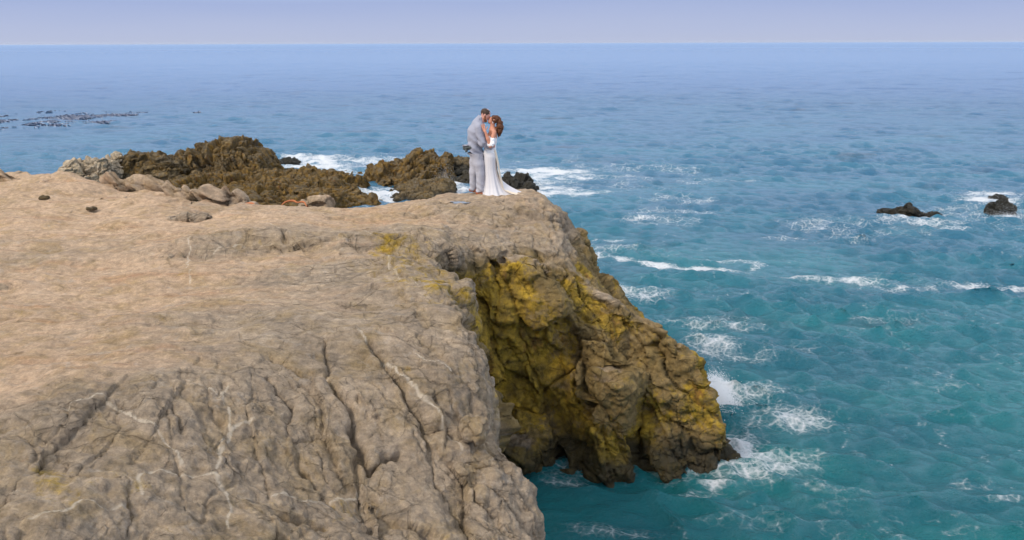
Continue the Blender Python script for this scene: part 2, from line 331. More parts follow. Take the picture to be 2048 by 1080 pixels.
# tide pool hollow near the couple
PX, PY = at(926, 411, 4.66); pool_d = np.hypot((X2-PX)/.42, (Y2-PY)/.26)
T2 = T2-.10*sstep(1.5, .6, pool_d)
f = np.empty((na, nl, nz), np.float32)
Pn = np.stack(np.meshgrid(np.arange(na), np.arange(nl), indexing='ij'), -1).reshape(-1, 2)
blobs = [((.05, 16.95, 1.7), (.22, .42, .55), 1), ((-.25, 16.8, 1.1), (.18, .4, .8), 1), ((.72, 16.75, .05), (.34, .7, .24), 1), ((2.50, 16.9, .45), (.13, .6, .75), 1), ((2.38, 16.95, 1.2), (.10, .55, .8), 1), ((2.22, 17.05, 2.0), (.07, .5, .7), 1), ((3.12, 17.0, 2.1), (.04, .8, .7), 1)]
adds = [((.2, 17.38, 2.9), (.8, .34, 1.3)), ((1.80, 16.8, .9), (.42, .42, 1.15)), ((.1, 16.9, .35), (.33, .35, .3)), ((3.9, 17.0, .4), (.3, .3, .6))]
for k in range(nz):
    z = Z0+k*DZ; t = np.clip(z/4.4, -.1, 1.0); poly = RIM*t+BASE*(1-t)
    Pk = np.stack([X2.ravel(), Y2.ravel(), np.full(X2.size, z)], 1)
    near = np.ones(X2.shape, bool)
    pd = polydist(X2, Y2, poly)
    m = np.abs(pd) < 1.6; nzv = np.zeros(X2.shape); sel = m.ravel()
    if sel.any():
        Q = Pk[sel]; nzv.ravel()[sel] = .16*fbm(Q*[.8, .8, .4], 2, 21)+.05*np.abs(fbm(Q*[2.6, 2.6, 1.3]+.5*z, 2, 31))
    pd = pd+nzv
    g = smax(z-T2, pd, .32)
    for c, r in adds:
        q = np.sqrt(((X2-c[0])/r[0])**2+((Y2-c[1])/r[1])**2+((z-c[2])/r[2])**2); g = smin(g, (q-1)*min(r), .15)
    for c, r, _ in blobs:
        q = np.sqrt(((X2-c[0])/r[0])**2+((Y2-c[1])/r[1])**2+((z-c[2])/r[2])**2); g = smax(g, -(q-1)*min(r), .12)
    f[:, :, k] = g
V, Q = surface_nets(f, lat); del f
V, Q = subdiv(V, Q, 2); V = V.astype(np.float64)
def crestY(x): return np.interp(x, [-8, -5.5, -3.6, -1.9, -.6, 0], [8.2, 8.8, 9.4, 10.2, 11.3, 11.8])
Nn = normals(V, Q)
x, y, z = V.T
steep = sstep(.90, .45, Nn[:, 2]); lobe = sstep(.75, -.75, y-crestY(x)+.75*fbm(V*[.9, .9, 0], 4, 78))
ridge = sstep(.9, .2, np.abs(y-(16.4+.10*x)-.3*fbm(V*[.5, .5, 0], 2, 77)))*sstep(-7, -4.5, x)*(x < 2)     # grey weathered ledge across the top
tip = sstep(17.6, 19.2, y)*sstep(-3.0, -.6, x)
edge = sstep(-1.6, -.4, polydist(x, y, RIM))*(y < 19.5)
rk = np.clip(np.maximum.reduce([steep, lobe*.9, ridge*.6, tip*.75, edge*.55, .16+0*x]), 0, 1)
Wp = V+.16*np.stack([fbm(V*1.3, 3, 41), fbm(V*1.3, 3, 42), fbm(V*1.3, 3, 43)], 1)
def rotz(P, a): c, s = math.cos(a), math.sin(a); return np.stack([P[:, 0]*c-P[:, 1]*s, P[:, 0]*s+P[:, 1]*c, P[:, 2]], 1)
def rotY(P, a): c, s = math.cos(a), math.sin(a); return np.stack([P[:, 0]*c+P[:, 2]*s, P[:, 1], -P[:, 0]*s+P[:, 2]*c], 1)
def wrp(am, sc, s): return am*np.stack([fbm(V*sc, 3, s), fbm(V*sc, 3, s+1), fbm(V*sc, 3, s+2)], 1)
# cliff face: leaning slabs with flat broken faces, split again into angular blocks
h1_, e1 = facet(rotY(V+wrp(.20, .8, 41), R(26))*[1.5, 1.0, .42], 5); dA = .28*h1_-.10*(1-sstep(0, .05, e1))
h2_, e2 = facet(rotY(V+wrp(.07, 2, 47), R(20))*[3.2, 2.4, 1.2], 6); w2_ = .35+.65*sstep(-.3, .3, fbm(V*.8, 2, 44)); dA += (.13*h2_-.045*(1-sstep(0, .08, e2)))*w2_
h3_, e3 = facet(rotY(V+wrp(.02, 5, 53), R(12))*[8, 7, 5.5], 7); dA += (.040*h3_-.012*(1-sstep(0, .1, e3)))*(.4+.6*sstep(-.2, .35, fbm(V*1.3+3, 2, 45)))
rg_ = np.mod(rotY(V, R(26))[:, 0]*2.3+.5*fbm(V*1.1, 3, 46), 1); dA += .05*(rg_-.5)*sstep(-.1, .4, fbm(V*.7+9, 2, 48))
# foreground lobe: long joints fanning down the slope, slabs between them
CX, CY = -4.1, 12.9
ww = wrp(.13, 1.3, 51); qx, qy = x+ww[:, 0]-CX, y+ww[:, 1]-CY
fan = np.stack([np.arctan2(qx, -qy)*5.2, np.hypot(qx, qy), 0*x+.5], 1)
vv = sstep(-.3, .3, fbm(V*.6, 2, 61))
h4_, e4 = facet(fan*[1.15, .42, 1], 15); dB = .18*h4_*(.5+.5*vv)-(.008+.035*vv)*(1-sstep(0, .045, e4))-.02*(1-sstep(0, .25, e4))
h5_, e5 = facet(fan*[3.4, 1.25, 1], 16); v2 = sstep(-.1, .4, fbm(V*.9+7, 3, 62)); dB += (.06*h5_-.022*(1-sstep(0, .06, e5)))*v2
h6_, e6 = facet(fan*[8, 4, 1], 18); dB += (.018*h6_-.007*(1-sstep(0, .1, e6)))*sstep(0, .4, fbm(V*1.5+2, 3, 67))
dB -= .028*sstep(.035, 0, np.abs(fbm(fan*[.9, .30, 1], 4, 65)))
dB += .04*fbm(V*[1.0, .7, 1], 3, 63)+.008*fbm(V*[5, 9, 5], 4, 66)
# ledges and ripples elsewhere
dC = .05*fbm(V*[1.1, 3.2, 3], 5, 71)+.035*(1-np.abs(fbm(V*[.9, 3.6, 2], 4, 72))*2)
F1, F2, ID = vor(np.stack([Wp[:, 0]*1.6, Wp[:, 1]*2.6, 0*x], 1), 17); dC2 = -.05*(1-sstep(0, .14, F2-F1))+.07*(ID-.5)
lw = lobe*(1-steep*.5); fw = steep*(1-lobe*.8)
def terr(q, n_): q = q*n_; fl = np.floor(q); return (fl+sstep(.55, 1, q-fl))/n_
dC = dC*.7+.15*terr(fbm(V*[.45, 1.5, 1]+wrp(.1, 2, 88), 4, 73), 5)*1.0+.025*terr(fbm(V*[1.4, 4.6, 1], 4, 74), 4)
h7_, e7 = facet((V+wrp(.12, 1.5, 75))*[1.5, 2.4, 1.5], 19); dC2 = .085*h7_-.035*(1-sstep(0, .07, e7))
disp = dA*fw+dB*lw+dC*(1-.5*lobe)*(.35+.65*rk)+dC2*np.clip(.22+ridge+tip*1.0+edge*.5, 0, 1)*(1-fw)*(1-lobe)
# individual large joints traced on the lobe
def trace(*pts): return [hit(*p) for p in pts]
JN = [(trace((648, 745), (690, 800), (706, 850), (722, 905), (742, 925), (760, 900), (800, 905)), .030, .10), (trace((700, 850), (712, 900), (716, 960), (740, 1040)), .022, .07),
      (trace((535, 745), (580, 800), (575, 850), (590, 868), (640, 862)), .02, .055), (trace((740, 680), (780, 740), (850, 850), (905, 850)), .028, .08), (trace((640, 672), (660, 720), (650, 745)), .02, .05),
      (trace((595, 900), (630, 960), (660, 1000)), .022, .06), (trace((560, 1045), (600, 1040), (645, 1050)), .025, .07), (trace((945, 960), (955, 1000), (1000, 1040)), .02, .05), (trace((340, 820), (370, 870)), .02, .05), (trace((415, 810), (440, 850)), .018, .05),
      (trace((530, 700), (600, 735), (640, 740)), .02, .05), (trace((840, 840), (860, 900), (880, 960), (930, 1040)), .018, .05)]
wx = .05*fbm(V*3.5, 5, 91); wy = .05*fbm(V*3.5, 5, 92)
lm = (y < 12.5) & (x > -6)
for pts, wd, dp in JN:
    d = np.full(len(x), 9.); d[lm] = linedist((x+wx)[lm], (y+wy)[lm], pts); disp -= 1.25*dp*np.exp(-(d/wd)**2)+dp*.35*np.exp(-(d/(wd*4))**2)
V = V+Nn*disp[:, None]
fd = np.hypot(x-.1-at(965, 391, 4.75)[0], (y-at(965, 391, 4.75)[1]+.5)*.75); zf = 4.75; V[:, 2] = V[:, 2]+(zf-V[:, 2])*.75*sstep(1.2, .5, fd)*(V[:, 2] > 4)
Nn = normals(V, Q)
V = V+Nn*((.012+.028*rk)*fbm(V*5.5, 4, 81)+.010*rk*fbm(V*19, 3, 83))[:, None]
Nn = normals(V, Q); x, y, z = V.T
FOOT_Z = float(np.percentile(V[:, 2][np.hypot(x-.15-at(965, 391, 4.75)[0], y-at(965, 391, 4.75)[1]) < .4], 60))
me = mk_mesh('headland', V, Q)
flat = sstep(.55, .93, Nn[:, 2])
greyn = fbm(V*[.35, .7, 0], 3, 95)
sandm = flat*(1-lobe*.95)*(1-ridge*.75)*(1-tip*.45)*(1-.55*edge)*(.33+.68*sstep(-2.0, -6.5, x)+.22*sstep(15, 19, y)+.5*greyn)
gul = sstep(1.3, .2, linedist(x, y, [at(790, 510, 4.5), at(850, 570, 4.5), at(935, 600, 4.5)]))
mossm = fw*sstep(4.15, 3.5, z+.25*fbm(V*1.2, 2, 97))*(y > 11)*(.47+.30*sstep(2.8, 1.4, z)+.25*sstep(.6, -.3, x)+.6*fbm(V*.55, 3, 98))+.42*gul*(y < 16.6)*(z > 3)
mossm += sstep(.75, .1, np.hypot(x-.1, y-17.3))*(z > 2.3)*(z < 4.1)*.35
mossm += (.18+.16*fbm(V*2.5, 3, 199))*sstep(.7, .0, linedist(x, y, trace((90, 940), (120, 1010), (240, 1000))))+.12*sstep(.5, .1, linedist(x, y, trace((640, 900), (680, 1000))))
attr(me, 'sand', sandm); attr(me, 'moss', mossm)
attr(me, 'brown', np.clip(fw*(1-lobe)*sstep(4.5, 3.7, z)*(y > 12)*(1+.5*sstep(2, 3, x))+sstep(1.5, 2.4, x)*.6, 0, 1.2))
attr(me, 'wet', sstep(1.0, .1, z+.15*fbm(V*1.5, 2, 99)))
veins = [trace((430, 940), (440, 900), (460, 858), (445, 790), (455, 770)), trace((60, 1060), (130, 1058), (170, 1035), (210, 1040), (255, 1030)), trace((283, 1010), (280, 965), (300, 942), (345, 948), (430, 955), (450, 1000), (455, 1040), (465, 1078)),
         trace((455, 860), (490, 840), (510, 838)), trace((395, 775), (435, 795), (447, 780)), trace((425, 508), (450, 497), (485, 492)), trace((530, 450), (560, 462), (585, 470)), trace((730, 460), (750, 475), (765, 482)), trace((360, 930), (200, 800), (120, 830)),
         trace((725, 668), (800, 750), (860, 810), (925, 870)), trace((600, 745), (655, 740)), trace((760, 515), (800, 560), (835, 590)), trace((380, 490), (378, 560)), trace((835, 700), (900, 740)), trace((540, 1000), (700, 970), (720, 950))]
vd = np.full(len(x), 9.); vm = (y < 22)
for pts in veins: vd[vm] = np.minimum(vd[vm], linedist((x+wx)[vm], (y+wy)[vm], pts))
attr(me, 'vein', np.minimum(vd, 1)+(z < 3)*1.0)
head = link('headland', me, M_land); tag(head, 'broad tan sandstone headland with a yellow lichened cliff dropping to the cove', 'headland', kind='structure')
# standing water in the hollow
ang = np.linspace(0, 2*math.pi, 49)[:-1]; rr = 1+.18*np.sin(3*ang+1)+.1*np.sin(5*ang)
pz = float(np.median(V[:, 2][np.hypot(x-PX, y-PY) < .12]))

# ------------------------------------------------------------------ ocean
a = np.arange(R(-44), R(44), .0022); rads = np.concatenate([np.exp(np.arange(math.log(6.), math.log(420), .0040)), np.exp(np.linspace(math.log(425), math.log(40000), 60))])
Ag, Rg = np.meshgrid(a, rads, indexing='ij'); X = np.sin(Ag)*Rg; Y = np.cos(Ag)*Rg
xf = X.ravel(); yf = Y.ravel(); rf = Rg.ravel()
dz = np.zeros(xf.size, np.float32); dx = np.zeros(xf.size, np.float32); dy = np.zeros(xf.size, np.float32)
wr = np.random.default_rng(11)
nw = 96; lam = np.exp(np.linspace(math.log(.30), math.log(9), nw)); main = R(-108)
cell = rf*.0040
P3 = np.stack([xf*.11, yf*.11, 0*xf], 1); gust = 1+.45*fbm(P3, 3, 201)
for i in range(nw):
    l = lam[i]*(1+.05*wr.standard_normal()); th = main+wr.standard_normal()*(.40 if l > 1 else .60); k = 2*math.pi/l
    st = .092*min(1, (l/.45))**.6*min(1, (.9/l))**1.05; amp = st/k
    cx, sy = math.cos(th), math.sin(th); ph = (k*(xf*cx+yf*sy)+wr.uniform(0, 6.28)).astype(np.float32)
    A_ = (amp*sstep(2.0, 4.0, l/cell)*gust).astype(np.float32); s_ = np.sin(ph)*A_*1.0
    dz += np.cos(ph)*A_; dx -= s_*cx; dy -= s_*sy
calm = 1-.72*sstep(2.6, .4, np.hypot((xf-.6)/1.25, (yf-15)/1.0))     # sheltered cove
dz *= calm; dx *= calm; dy *= calm
V = np.stack([xf+dx, yf+dy, dz], 1)
ni, nj = Ag.shape; I, J = np.meshgrid(np.arange(ni-1), np.arange(nj-1), indexing='ij'); q0 = (I*nj+J).ravel()
Q = np.stack([q0, q0+nj, q0+nj+1, q0+1], 1)[:, ::-1]
# where foam lies
x, y = V[:, 0], V[:, 1]; foam = np.zeros(len(x))
nearm = rf < 140
xn, yn = x[nearm], y[nearm]; Pn = np.stack([xn, yn, 0*xn], 1)
wpx = .9*fbm(Pn*.45, 4, 301); wpy = .9*fbm(Pn*.45, 4, 302)
fo = np.zeros(len(xn))
def patch(px, py, rx, ry, amt):        # foam patch: centre given by sight line on the water, radii in metres
    global fo
    cx, cy = at(px, py, 0); fo = np.maximum(fo, amt*sstep(1.15, .15, np.hypot((xn+wpx*rx*.35-cx)/rx, (yn+wpy*ry*.35-cy)/ry)))
def band(pts, wd, amt):
    global fo
    P_ = [at(px, py, 0) for px, py in pts]; fo = np.maximum(fo, amt*sstep(1.3*wd, .15*wd, linedist(xn+wpx*.4, yn+wpy*.5, P_)))
sh = polydist(xn, yn, BASE)
fo = np.maximum(fo, (.52+.36*sstep(2, 4, xn))*sstep(.95, .02, sh-.25+.2*wpx)*(xn > -1)*(yn > 14)*sstep(-.9, .4, fbm(Pn*.8, 3, 305)))
for a_ in [(1500, 790, 2.0, 1.6, .66), (1450, 760, .5, 1.0, 1.0), (1580, 840, 1.6, 1.2, .58), (1490, 945, 1.0, .5, .95), (1545, 930, 1.5, .8, .66), (1440, 690, 1.6, 1.8, .60), (1260, 590, 1.8, 1.3, .70), (1500, 880, 1.2, 1.4, .6), (1400, 640, 2, 2, .5), (650, 330, 9, 8, .85), (560, 330, 5, 6, .8), (760, 388, 2.4, 5, 1.0), (910, 372, 2.5, 5, 1.0), (1080, 370, 4, 6, .8), (1130, 385, 4, 2.5, .8), (1340, 425, 5, 4, .5), (1700, 450, 8, 4, .48), (1950, 430, 7, 5, .5), (640, 325, 6, 6, 1.0), (620, 332, 3, 3, 1.05), (700, 318, 4, 4, .8), (1065, 348, 5, 5, .95), (1120, 352, 4, 2.2, .9), (1150, 388, 2.3, 1.5, 1.05), (1080, 385, 2.6, 3, .95), (1010, 345, 3, 4, .8), (760, 388, 1.5, 3, 1.1), (775, 397, 1, 1.5, 1.1), (905, 372, 1.6, 3.5, 1.1), (885, 390, 1.2, 1.8, .9), (1480, 362, 1.8, .9, .6),
           (1230, 478, 1.3, .55, .85), (1290, 440, 2.2, 1.2, .62), (1350, 400, 4, 2.5, .5), (1228, 585, .8, .9, 1.0), (1280, 595, 1.2, .8, .68), (1450, 770, .45, .8, 1.05), (1490, 800, .9, .8, .85), (1530, 820, 1.6, .5, .5), (1440, 680, .9, 1.0, .55), (1395, 640, 1.0, .9, .55),
           (1490, 900, .35, .8, .85), (1490, 950, .75, .38, 1.1), (1440, 968, .55, .22, .95), (1560, 940, .8, .5, .66), (1195, 966, .35, .12, 1.0), (1250, 960, .3, .15, .6), (1700, 455, 6, 2.2, .50), (1620, 480, 4, 1.5, .46), (1815, 444, 2.2, .7, .75), (1880, 450, 2, .6, .6), (1985, 390, 2.4, 1.3, 1.1), (1960, 405, 2.8, 1.8, .85), (2000, 440, 2.6, .8, .95), (1910, 458, 1.6, .7, .8), (1850, 570, 4, 1.4, .62), (1700, 560, 3, 1.0, .52),
           (1990, 1000, .6, .25, .6), (1700, 1000, 2.2, 1.0, .40), (1250, 1060, 1.5, .5, .42), (1400, 990, 1.0, .3, .5), (1500, 1040, 1.5, .6, .45), (1350, 960, 1.0, .3, .5), (560, 340, 2, 3, .8), (1560, 700, 2, 1.5, .45), (1480, 640, 1.5, 1.5, .45), (1780, 640, 2, .6, .4), (1150, 350, 14, 12, .5), (1250, 500, 3.5, 3, .45)]: patch(*a_)
band([(1180, 510), (1250, 520), (1330, 530), (1400, 536), (1480, 540)], .42, 1.0); band([(1480, 540), (1560, 552), (1620, 556)], .25, .75); band([(1620, 556), (1700, 560), (1790, 572), (1900, 578), (2060, 572)], .5, .72)
band([(1500, 545), (1530, 530), (1400, 520)], .3, .55)
fo = np.clip(fo*(.80+.45*fbm(Pn*[1.1, 1.6, 1], 4, 306)), 0, 1.1)
str_ = 1-np.abs(fbm(np.stack([xn*.55+yn*.2, yn*1.1, 0*xn], 1), 4, 307))*5; fo = np.maximum(fo, np.clip(str_, 0, 1)*.36*sstep(-.05, .5, fbm(Pn*.16, 3, 308))*sstep(75, 40, yn)*sstep(-2, 1, xn)*sstep(0, 1, np.hypot(xn-.6, yn-15)-1.2))
foam[nearm] = fo
V[:, 2] += (.05*foam*fbm(np.stack([x*3, y*3, 0*x], 1), 3, 310)*(rf < 140)).astype(np.float32)
me = mk_mesh('sea', V, Q); attr(me, 'foam', foam)
m = MB('sea_water')
nz1 = m.noise(3.2, 9, .74, m.mapping((.7, 1.5, 1))); nf = m.noise(13.0, 6, .62, m.mapping((1, 1.5, 1))); far = m.noise(.9, 9, .74, m.mapping((.7, 1.4, 1)))
wv = m.noise(1.4, 3, .5); vec = m.mix(.35, m.pos, N(m.nt, 'ShaderNodeTexNoise', i_Scale=1.2, i_Detail=4.0).outputs['Color'], 'ADD')
l1 = m.ramp(m.voro(2.6, vec=vec), (0, 1.0), (.12, 0.0)); l2 = m.ramp(m.voro(7.0, vec=vec), (0, 1.0), (.20, 0.0))
lace = m.math('ADD', m.math('MULTIPLY', l1, .45), m.math('MULTIPLY', l2, .35))
pat = m.math('ADD', m.math('MULTIPLY', m.math('SUBTRACT', nz1, .5), 1.5), m.math('ADD', m.math('MULTIPLY', m.math('SUBTRACT', lace, .14), 1.05), m.math('MULTIPLY', m.math('SUBTRACT', nf, .5), 1.2)))
fm = m.math('ADD', m.math('MULTIPLY', m.attr('foam'), 2.35), m.math('MULTIPLY', pat, m.ramp(m.attr('foam'), (.0, 0.0), (.3, 1.0))))
ff = m.ramp(m.math('MULTIPLY', fm, .4), (.28, 0.0), (.46, .14), (.64, .50), (.84, 1.0)); ff = m.math('MULTIPLY', ff, m.ramp(m.attr('foam'), (.05, 0.0), (.35, 1.0)))
# murky patches of kelp and clear turquoise under the surface
kp = m.noise(.10, 5, .6, m.mapping((1, 1.6, 1)))
base = m.mix(m.ramp(kp, (.40, 0.0), (.62, 1.0)), (.007, .135, .175), (.010, .205, .215))
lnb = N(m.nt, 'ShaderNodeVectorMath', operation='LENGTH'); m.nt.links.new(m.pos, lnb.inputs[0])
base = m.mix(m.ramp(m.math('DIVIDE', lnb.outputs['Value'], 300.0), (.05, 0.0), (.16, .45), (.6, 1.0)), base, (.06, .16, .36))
base = m.mix(m.ramp(m.noise(.16, 4, .6, m.mapping((.6, 1.3, 1), src=None)), (.60, 0.0), (.72, .55)), base, (.035, .045, .085))
ff = m.math('MULTIPLY', ff, m.ramp(m.noise(22, 5, .7), (.25, .75), (.6, 1.0)))
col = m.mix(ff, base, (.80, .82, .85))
dist = N(m.nt, 'ShaderNodeCameraData')  # replaced below by world distance
m.nt.nodes.remove(dist)
ln = N(m.nt, 'ShaderNodeVectorMath', operation='LENGTH'); m.nt.links.new(m.pos, ln.inputs[0]); D = ln.outputs['Value']
nb = m.bump(nf, .10, .8); nb = m.bump(nz1, .22, .6, nb); nb = m.bump(m.noise(26, 5, .6, m.mapping((1, 1.5, 1))), .02, .5, nb)
fs = m.ramp(m.math('DIVIDE', D, 400.0), (.05, 0.0), (.35, 1.0)); nb = m.bump(far, .8, m.math('MULTIPLY', fs, .8), nb); nb = m.bump(m.noise(.06, 9, .75, m.mapping((.5, 1.6, 1))), 6.0, m.math('MULTIPLY', m.ramp(m.math('DIVIDE', D, 3000.0), (.02, 0.0), (.3, 1.0)), .6), nb)
rg = m.math('ADD', m.math('MULTIPLY', ff, .55), m.ramp(m.math('DIVIDE', D, 2000.0), (0, .10), (.2, .22), (1, .32)))
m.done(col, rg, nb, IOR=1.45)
sea = link('sea', me, m.m); tag(sea, 'choppy turquoise and blue ocean reaching the horizon, laced with white foam', 'sea', kind='structure')

# ------------------------------------------------------------------ reef rocks, boulders
BLK = 0
def make_rock(name, label, layers, res, mat, amp=.2, cs=1.3, an=(1, 1, 1), rot=0.0, power=(5, .55), moss=.35, wetz=.5, seed=1, cat='rock', group=None, zbase=-.4, lv=2, zoff=0.0, shear=0.0, lift=0):
    """layers: (distance Y, half depth, [(px, py_top)...]) - each a ridge at its own distance"""
    W = []
    for Yd, hw, prof in layers:
        p = np.array([aty(a_, b_-lift, Yd) for a_, b_ in prof]); W.append((Yd, hw, p[:, 0], p[:, 2]))
    x0 = min(p[2].min() for p in W)-.4; x1 = max(p[2].max() for p in W)+.4; y0 = min(p[0]-p[1] for p in W)-.3; y1 = max(p[0]+p[1] for p in W)+.3; z1 = max(p[3].max() for p in W)+.4
    n = [max(4, int((b-a_)/res)+2) for a_, b in ((x0, x1), (y0, y1), (zbase, z1))]
    gx, gy, gz = np.meshgrid(x0+np.arange(n[0])*res, y0+np.arange(n[1])*res, zbase+np.arange(n[2])*res, indexing='ij')
    P_ = np.stack([gx.ravel(), gy.ravel(), gz.ravel()], 1); s_ = res*7
    wn = fbm(P_/s_*.8, 3, seed+1).reshape(gx.shape)*s_*.30; wn2 = fbm(P_/s_*.8, 3, seed+2).reshape(gx.shape)*s_*.30
    g = None
    for Yd, hw, px_, pz_ in W:
        top = np.interp(gx+wn*.5, px_, pz_, left=zbase-1, right=zbase-1)
        endt = np.clip(np.minimum(gx-px_[0], px_[-1]-gx)/(.15*(px_[-1]-px_[0])), 0, 1)
        v = np.abs((gy+wn2-Yd)/(hw*(.55+.45*endt)))
        hh = np.where(v < 1, zbase+(top-zbase)*np.clip(1-v**power[0], 0, 1)**power[1], zbase-1)
        q = (gz-hh)*.5
        g = q if g is None else np.minimum(g, q)
    V, Q = surface_nets(g, lambda ip: np.stack([x0+ip[:, 0]*res, y0+ip[:, 1]*res, zbase+ip[:, 2]*res], 1))
    V, Q = subdiv(V, Q, lv); V = V.astype(float); n_ = normals(V, Q)
    Wp_ = rotz(V, rot)+cs*.25*np.stack([fbm(V/cs, 3, seed+5), fbm(V/cs, 3, seed+6), fbm(V/cs, 3, seed+7)], 1); Wp_[:, 0] += shear*Wp_[:, 2]
    fh, fe = facet(Wp_/cs*np.array(an), seed); d = amp*1.5*fh-amp*.6*(1-sstep(0, .07, fe))
    fh, fe = facet(Wp_/cs*np.array(an)*2.3, seed+3); d += amp*.75*fh-amp*.3*(1-sstep(0, .09, fe))
    V = V+n_*d[:, None]; n_ = normals(V, Q); fh, fe = facet(Wp_/cs*5.5, seed+4); V = V+n_*(amp*.3*fh+amp*.12*fbm(V/cs*5, 3, seed+9))[:, None]
    c = np.array([V[:, 0].mean(), V[:, 1].mean(), 0.0]); c[2] = zoff
    me = mk_mesh(name, V-c, Q)
    attr(me, 'sand', np.zeros(len(V))-1); attr(me, 'moss', moss+.25*sstep(.9, .3, normals(V, Q)[:, 2])*(moss > 0)); attr(me, 'vein', np.ones(len(V))); attr(me, 'brown', np.zeros(len(V))-1); attr(me, 'wet', sstep(wetz+.25, wetz-.35, V[:, 2]-zoff) if wetz > -5 else np.zeros(len(V)))
    o = link(name, me, mat); o.location = c; tag(o, label, cat, group); return o
make_rock('rock_outcrop', 'big dark brown serrated crag, tallest rock of the reef behind the headland', [(58, 2.6, [(352, 352), (362, 322), (368, 300), (395, 296), (405, 292), (425, 294), (440, 286), (455, 279), (470, 279), (486, 284), (500, 290), (520, 300), (532, 302), (540, 318), (552, 338), (566, 350)])], .16, M_dark, .24, 1.3, (2.4, 1, .55), .3, moss=.25, wetz=-.1, seed=11, zbase=-.6, shear=.5)
make_rock('rock_outcrop', 'pale grey tilted slabs at the left end of the reef, left of the brown crag', [(54, 1.8, [(130, 352), (142, 336), (155, 322), (175, 316), (200, 318), (222, 306), (236, 309), (246, 330), (252, 352)])], .13, M_pale, .22, 1.2, (.8, 1, 2.2), .3, moss=-.1, wetz=.1, seed=21, zbase=-.5, shear=-.9)
make_rock('rock_outcrop', 'weathered brown and grey rock between the pale slabs and the brown crag', [(55, 1.8, [(238, 352), (246, 318), (262, 305), (280, 303), (298, 306), (308, 318), (322, 310), (332, 306), (345, 314), (362, 322), (372, 352)])], .13, M_dark, .22, 1.2, (1.0, 1, 2.0), .2, moss=.2, wetz=.1, seed=31, zbase=-.5, shear=-.9)
make_rock('rock_ledge', 'long low brown rock ledge in front of the brown crag', [(53, 3.0, [(300, 372), (330, 362), (380, 352), (430, 352), (470, 346), (520, 350), (560, 346), (600, 345), (640, 350), (690, 352), (722, 366), (738, 385)]), (49.6, 2.5, [(330, 398), (370, 385), (430, 372), (480, 374), (540, 372), (590, 376), (640, 374), (690, 378), (722, 388), (742, 400)]), (47.6, 1.5, [(380, 410), (420, 396), (500, 390), (580, 392), (650, 390), (690, 396), (735, 410)]),
    (60, 2.0, [(560, 352), (580, 342), (610, 342), (640, 338), (665, 345), (700, 345), (722, 350)])], .16, M_dark, .26, 1.5, (1.5, 1, .8), .2, (4, .5), moss=.42, wetz=-.1, seed=41, zbase=-.6)
make_rock('rock_outcrop', 'brown blocky ridge in the surf just left of the groom', [(58.5, 2.2, [(722, 362), (730, 340), (745, 334), (770, 330), (800, 326), (815, 322), (822, 312), (838, 309), (850, 312), (862, 310), (885, 314), (897, 326), (908, 345), (914, 362)]), (56, 1.3, [(752, 375), (770, 352), (800, 348), (830, 344), (850, 340), (872, 342), (880, 352), (886, 368)])], .15, M_dark, .28, 1.3, (1.4, 1, .7), .4, (4, .5), moss=.38, wetz=-.1, seed=51, zbase=-.5)
make_rock('rock', 'dark boulder pile directly behind the legs of the groom', [(60, 1.8, [(884, 360), (892, 330), (905, 320), (925, 322), (945, 322), (962, 330), (968, 350)])], .14, M_dark, .3, 1.2, moss=.0, wetz=.7, seed=61, zbase=-.5)
make_rock('rock', 'dark rock by the knees of the groom, between two patches of foam', [(56, 1.0, [(905, 366), (915, 355), (930, 350), (950, 348), (965, 356), (970, 366)])], .11, M_dark, .22, .9, moss=.1, wetz=.7, seed=71, zbase=-.4)
make_rock('rock_ledge', 'flat wet dark rock between the foaming pools left of the couple', [(52.5, 2.4, [(778, 385), (800, 374), (830, 368), (860, 364), (890, 364), (905, 372)]), (50, 1.5, [(790, 402), (800, 388), (830, 382), (862, 380), (872, 396)])], .15, M_dark, .16, 1.1, (1, 1.6, 1), .3, (4, .5), moss=.15, wetz=.25, seed=81, zbase=-.5)
make_rock('rock_ledge', 'low brown weedy rock behind the far rim of the sandy ground', [(48.5, 1.3, [(650, 412), (662, 394), (690, 390), (720, 392), (750, 397), (768, 410)])], .13, M_dark, .16, .9, (1, 1, 1), .3, (4, .5), moss=.42, wetz=-.1, seed=91, zbase=-.5)
make_rock('rock', 'black boulder cluster in the foam right of the white dress', [(54, 1.1, [(1006, 366), (1010, 355), (1025, 352), (1036, 354), (1048, 357), (1056, 364), (1062, 372)]), (52, .8, [(1044, 382), (1050, 374), (1062, 373), (1074, 380), (1078, 384)])], .10, M_black, .22, .9, moss=.0, wetz=2, seed=101, zbase=-.4)
make_rock('rock', 'small far black rock awash beyond the brown crag', [(66, 1.2, [(556, 324), (564, 316), (580, 316), (592, 315), (601, 321)])], .11, M_black, .15, .8, moss=0, wetz=2, seed=111, zbase=-.3)
make_rock('rock', 'small round black rock awash, left of the pointed black rock out at sea', [(44.8, .5, [(1758, 434), (1764, 427), (1776, 426), (1788, 433)])], .06, M_black, .08, .5, moss=0, wetz=2, seed=121, zbase=-.3, lift=7)
make_rock('rock', 'pointed black rock standing in broken foam out at sea on the right', [(44.4, .6, [(1788, 437), (1794, 427), (1802, 424), (1809, 427), (1814, 420), (1821, 421), (1830, 430), (1838, 440)])], .06, M_black, .12, .5, moss=0, wetz=2, seed=131, zbase=-.3, lift=7)
make_rock('rock', 'low flat black rock trailing right from the pointed rock', [(44.2, .4, [(1834, 440), (1845, 436), (1860, 433), (1876, 432), (1886, 438)])], .06, M_black, .07, .5, moss=0, wetz=2, seed=141, zbase=-.3, lift=7)
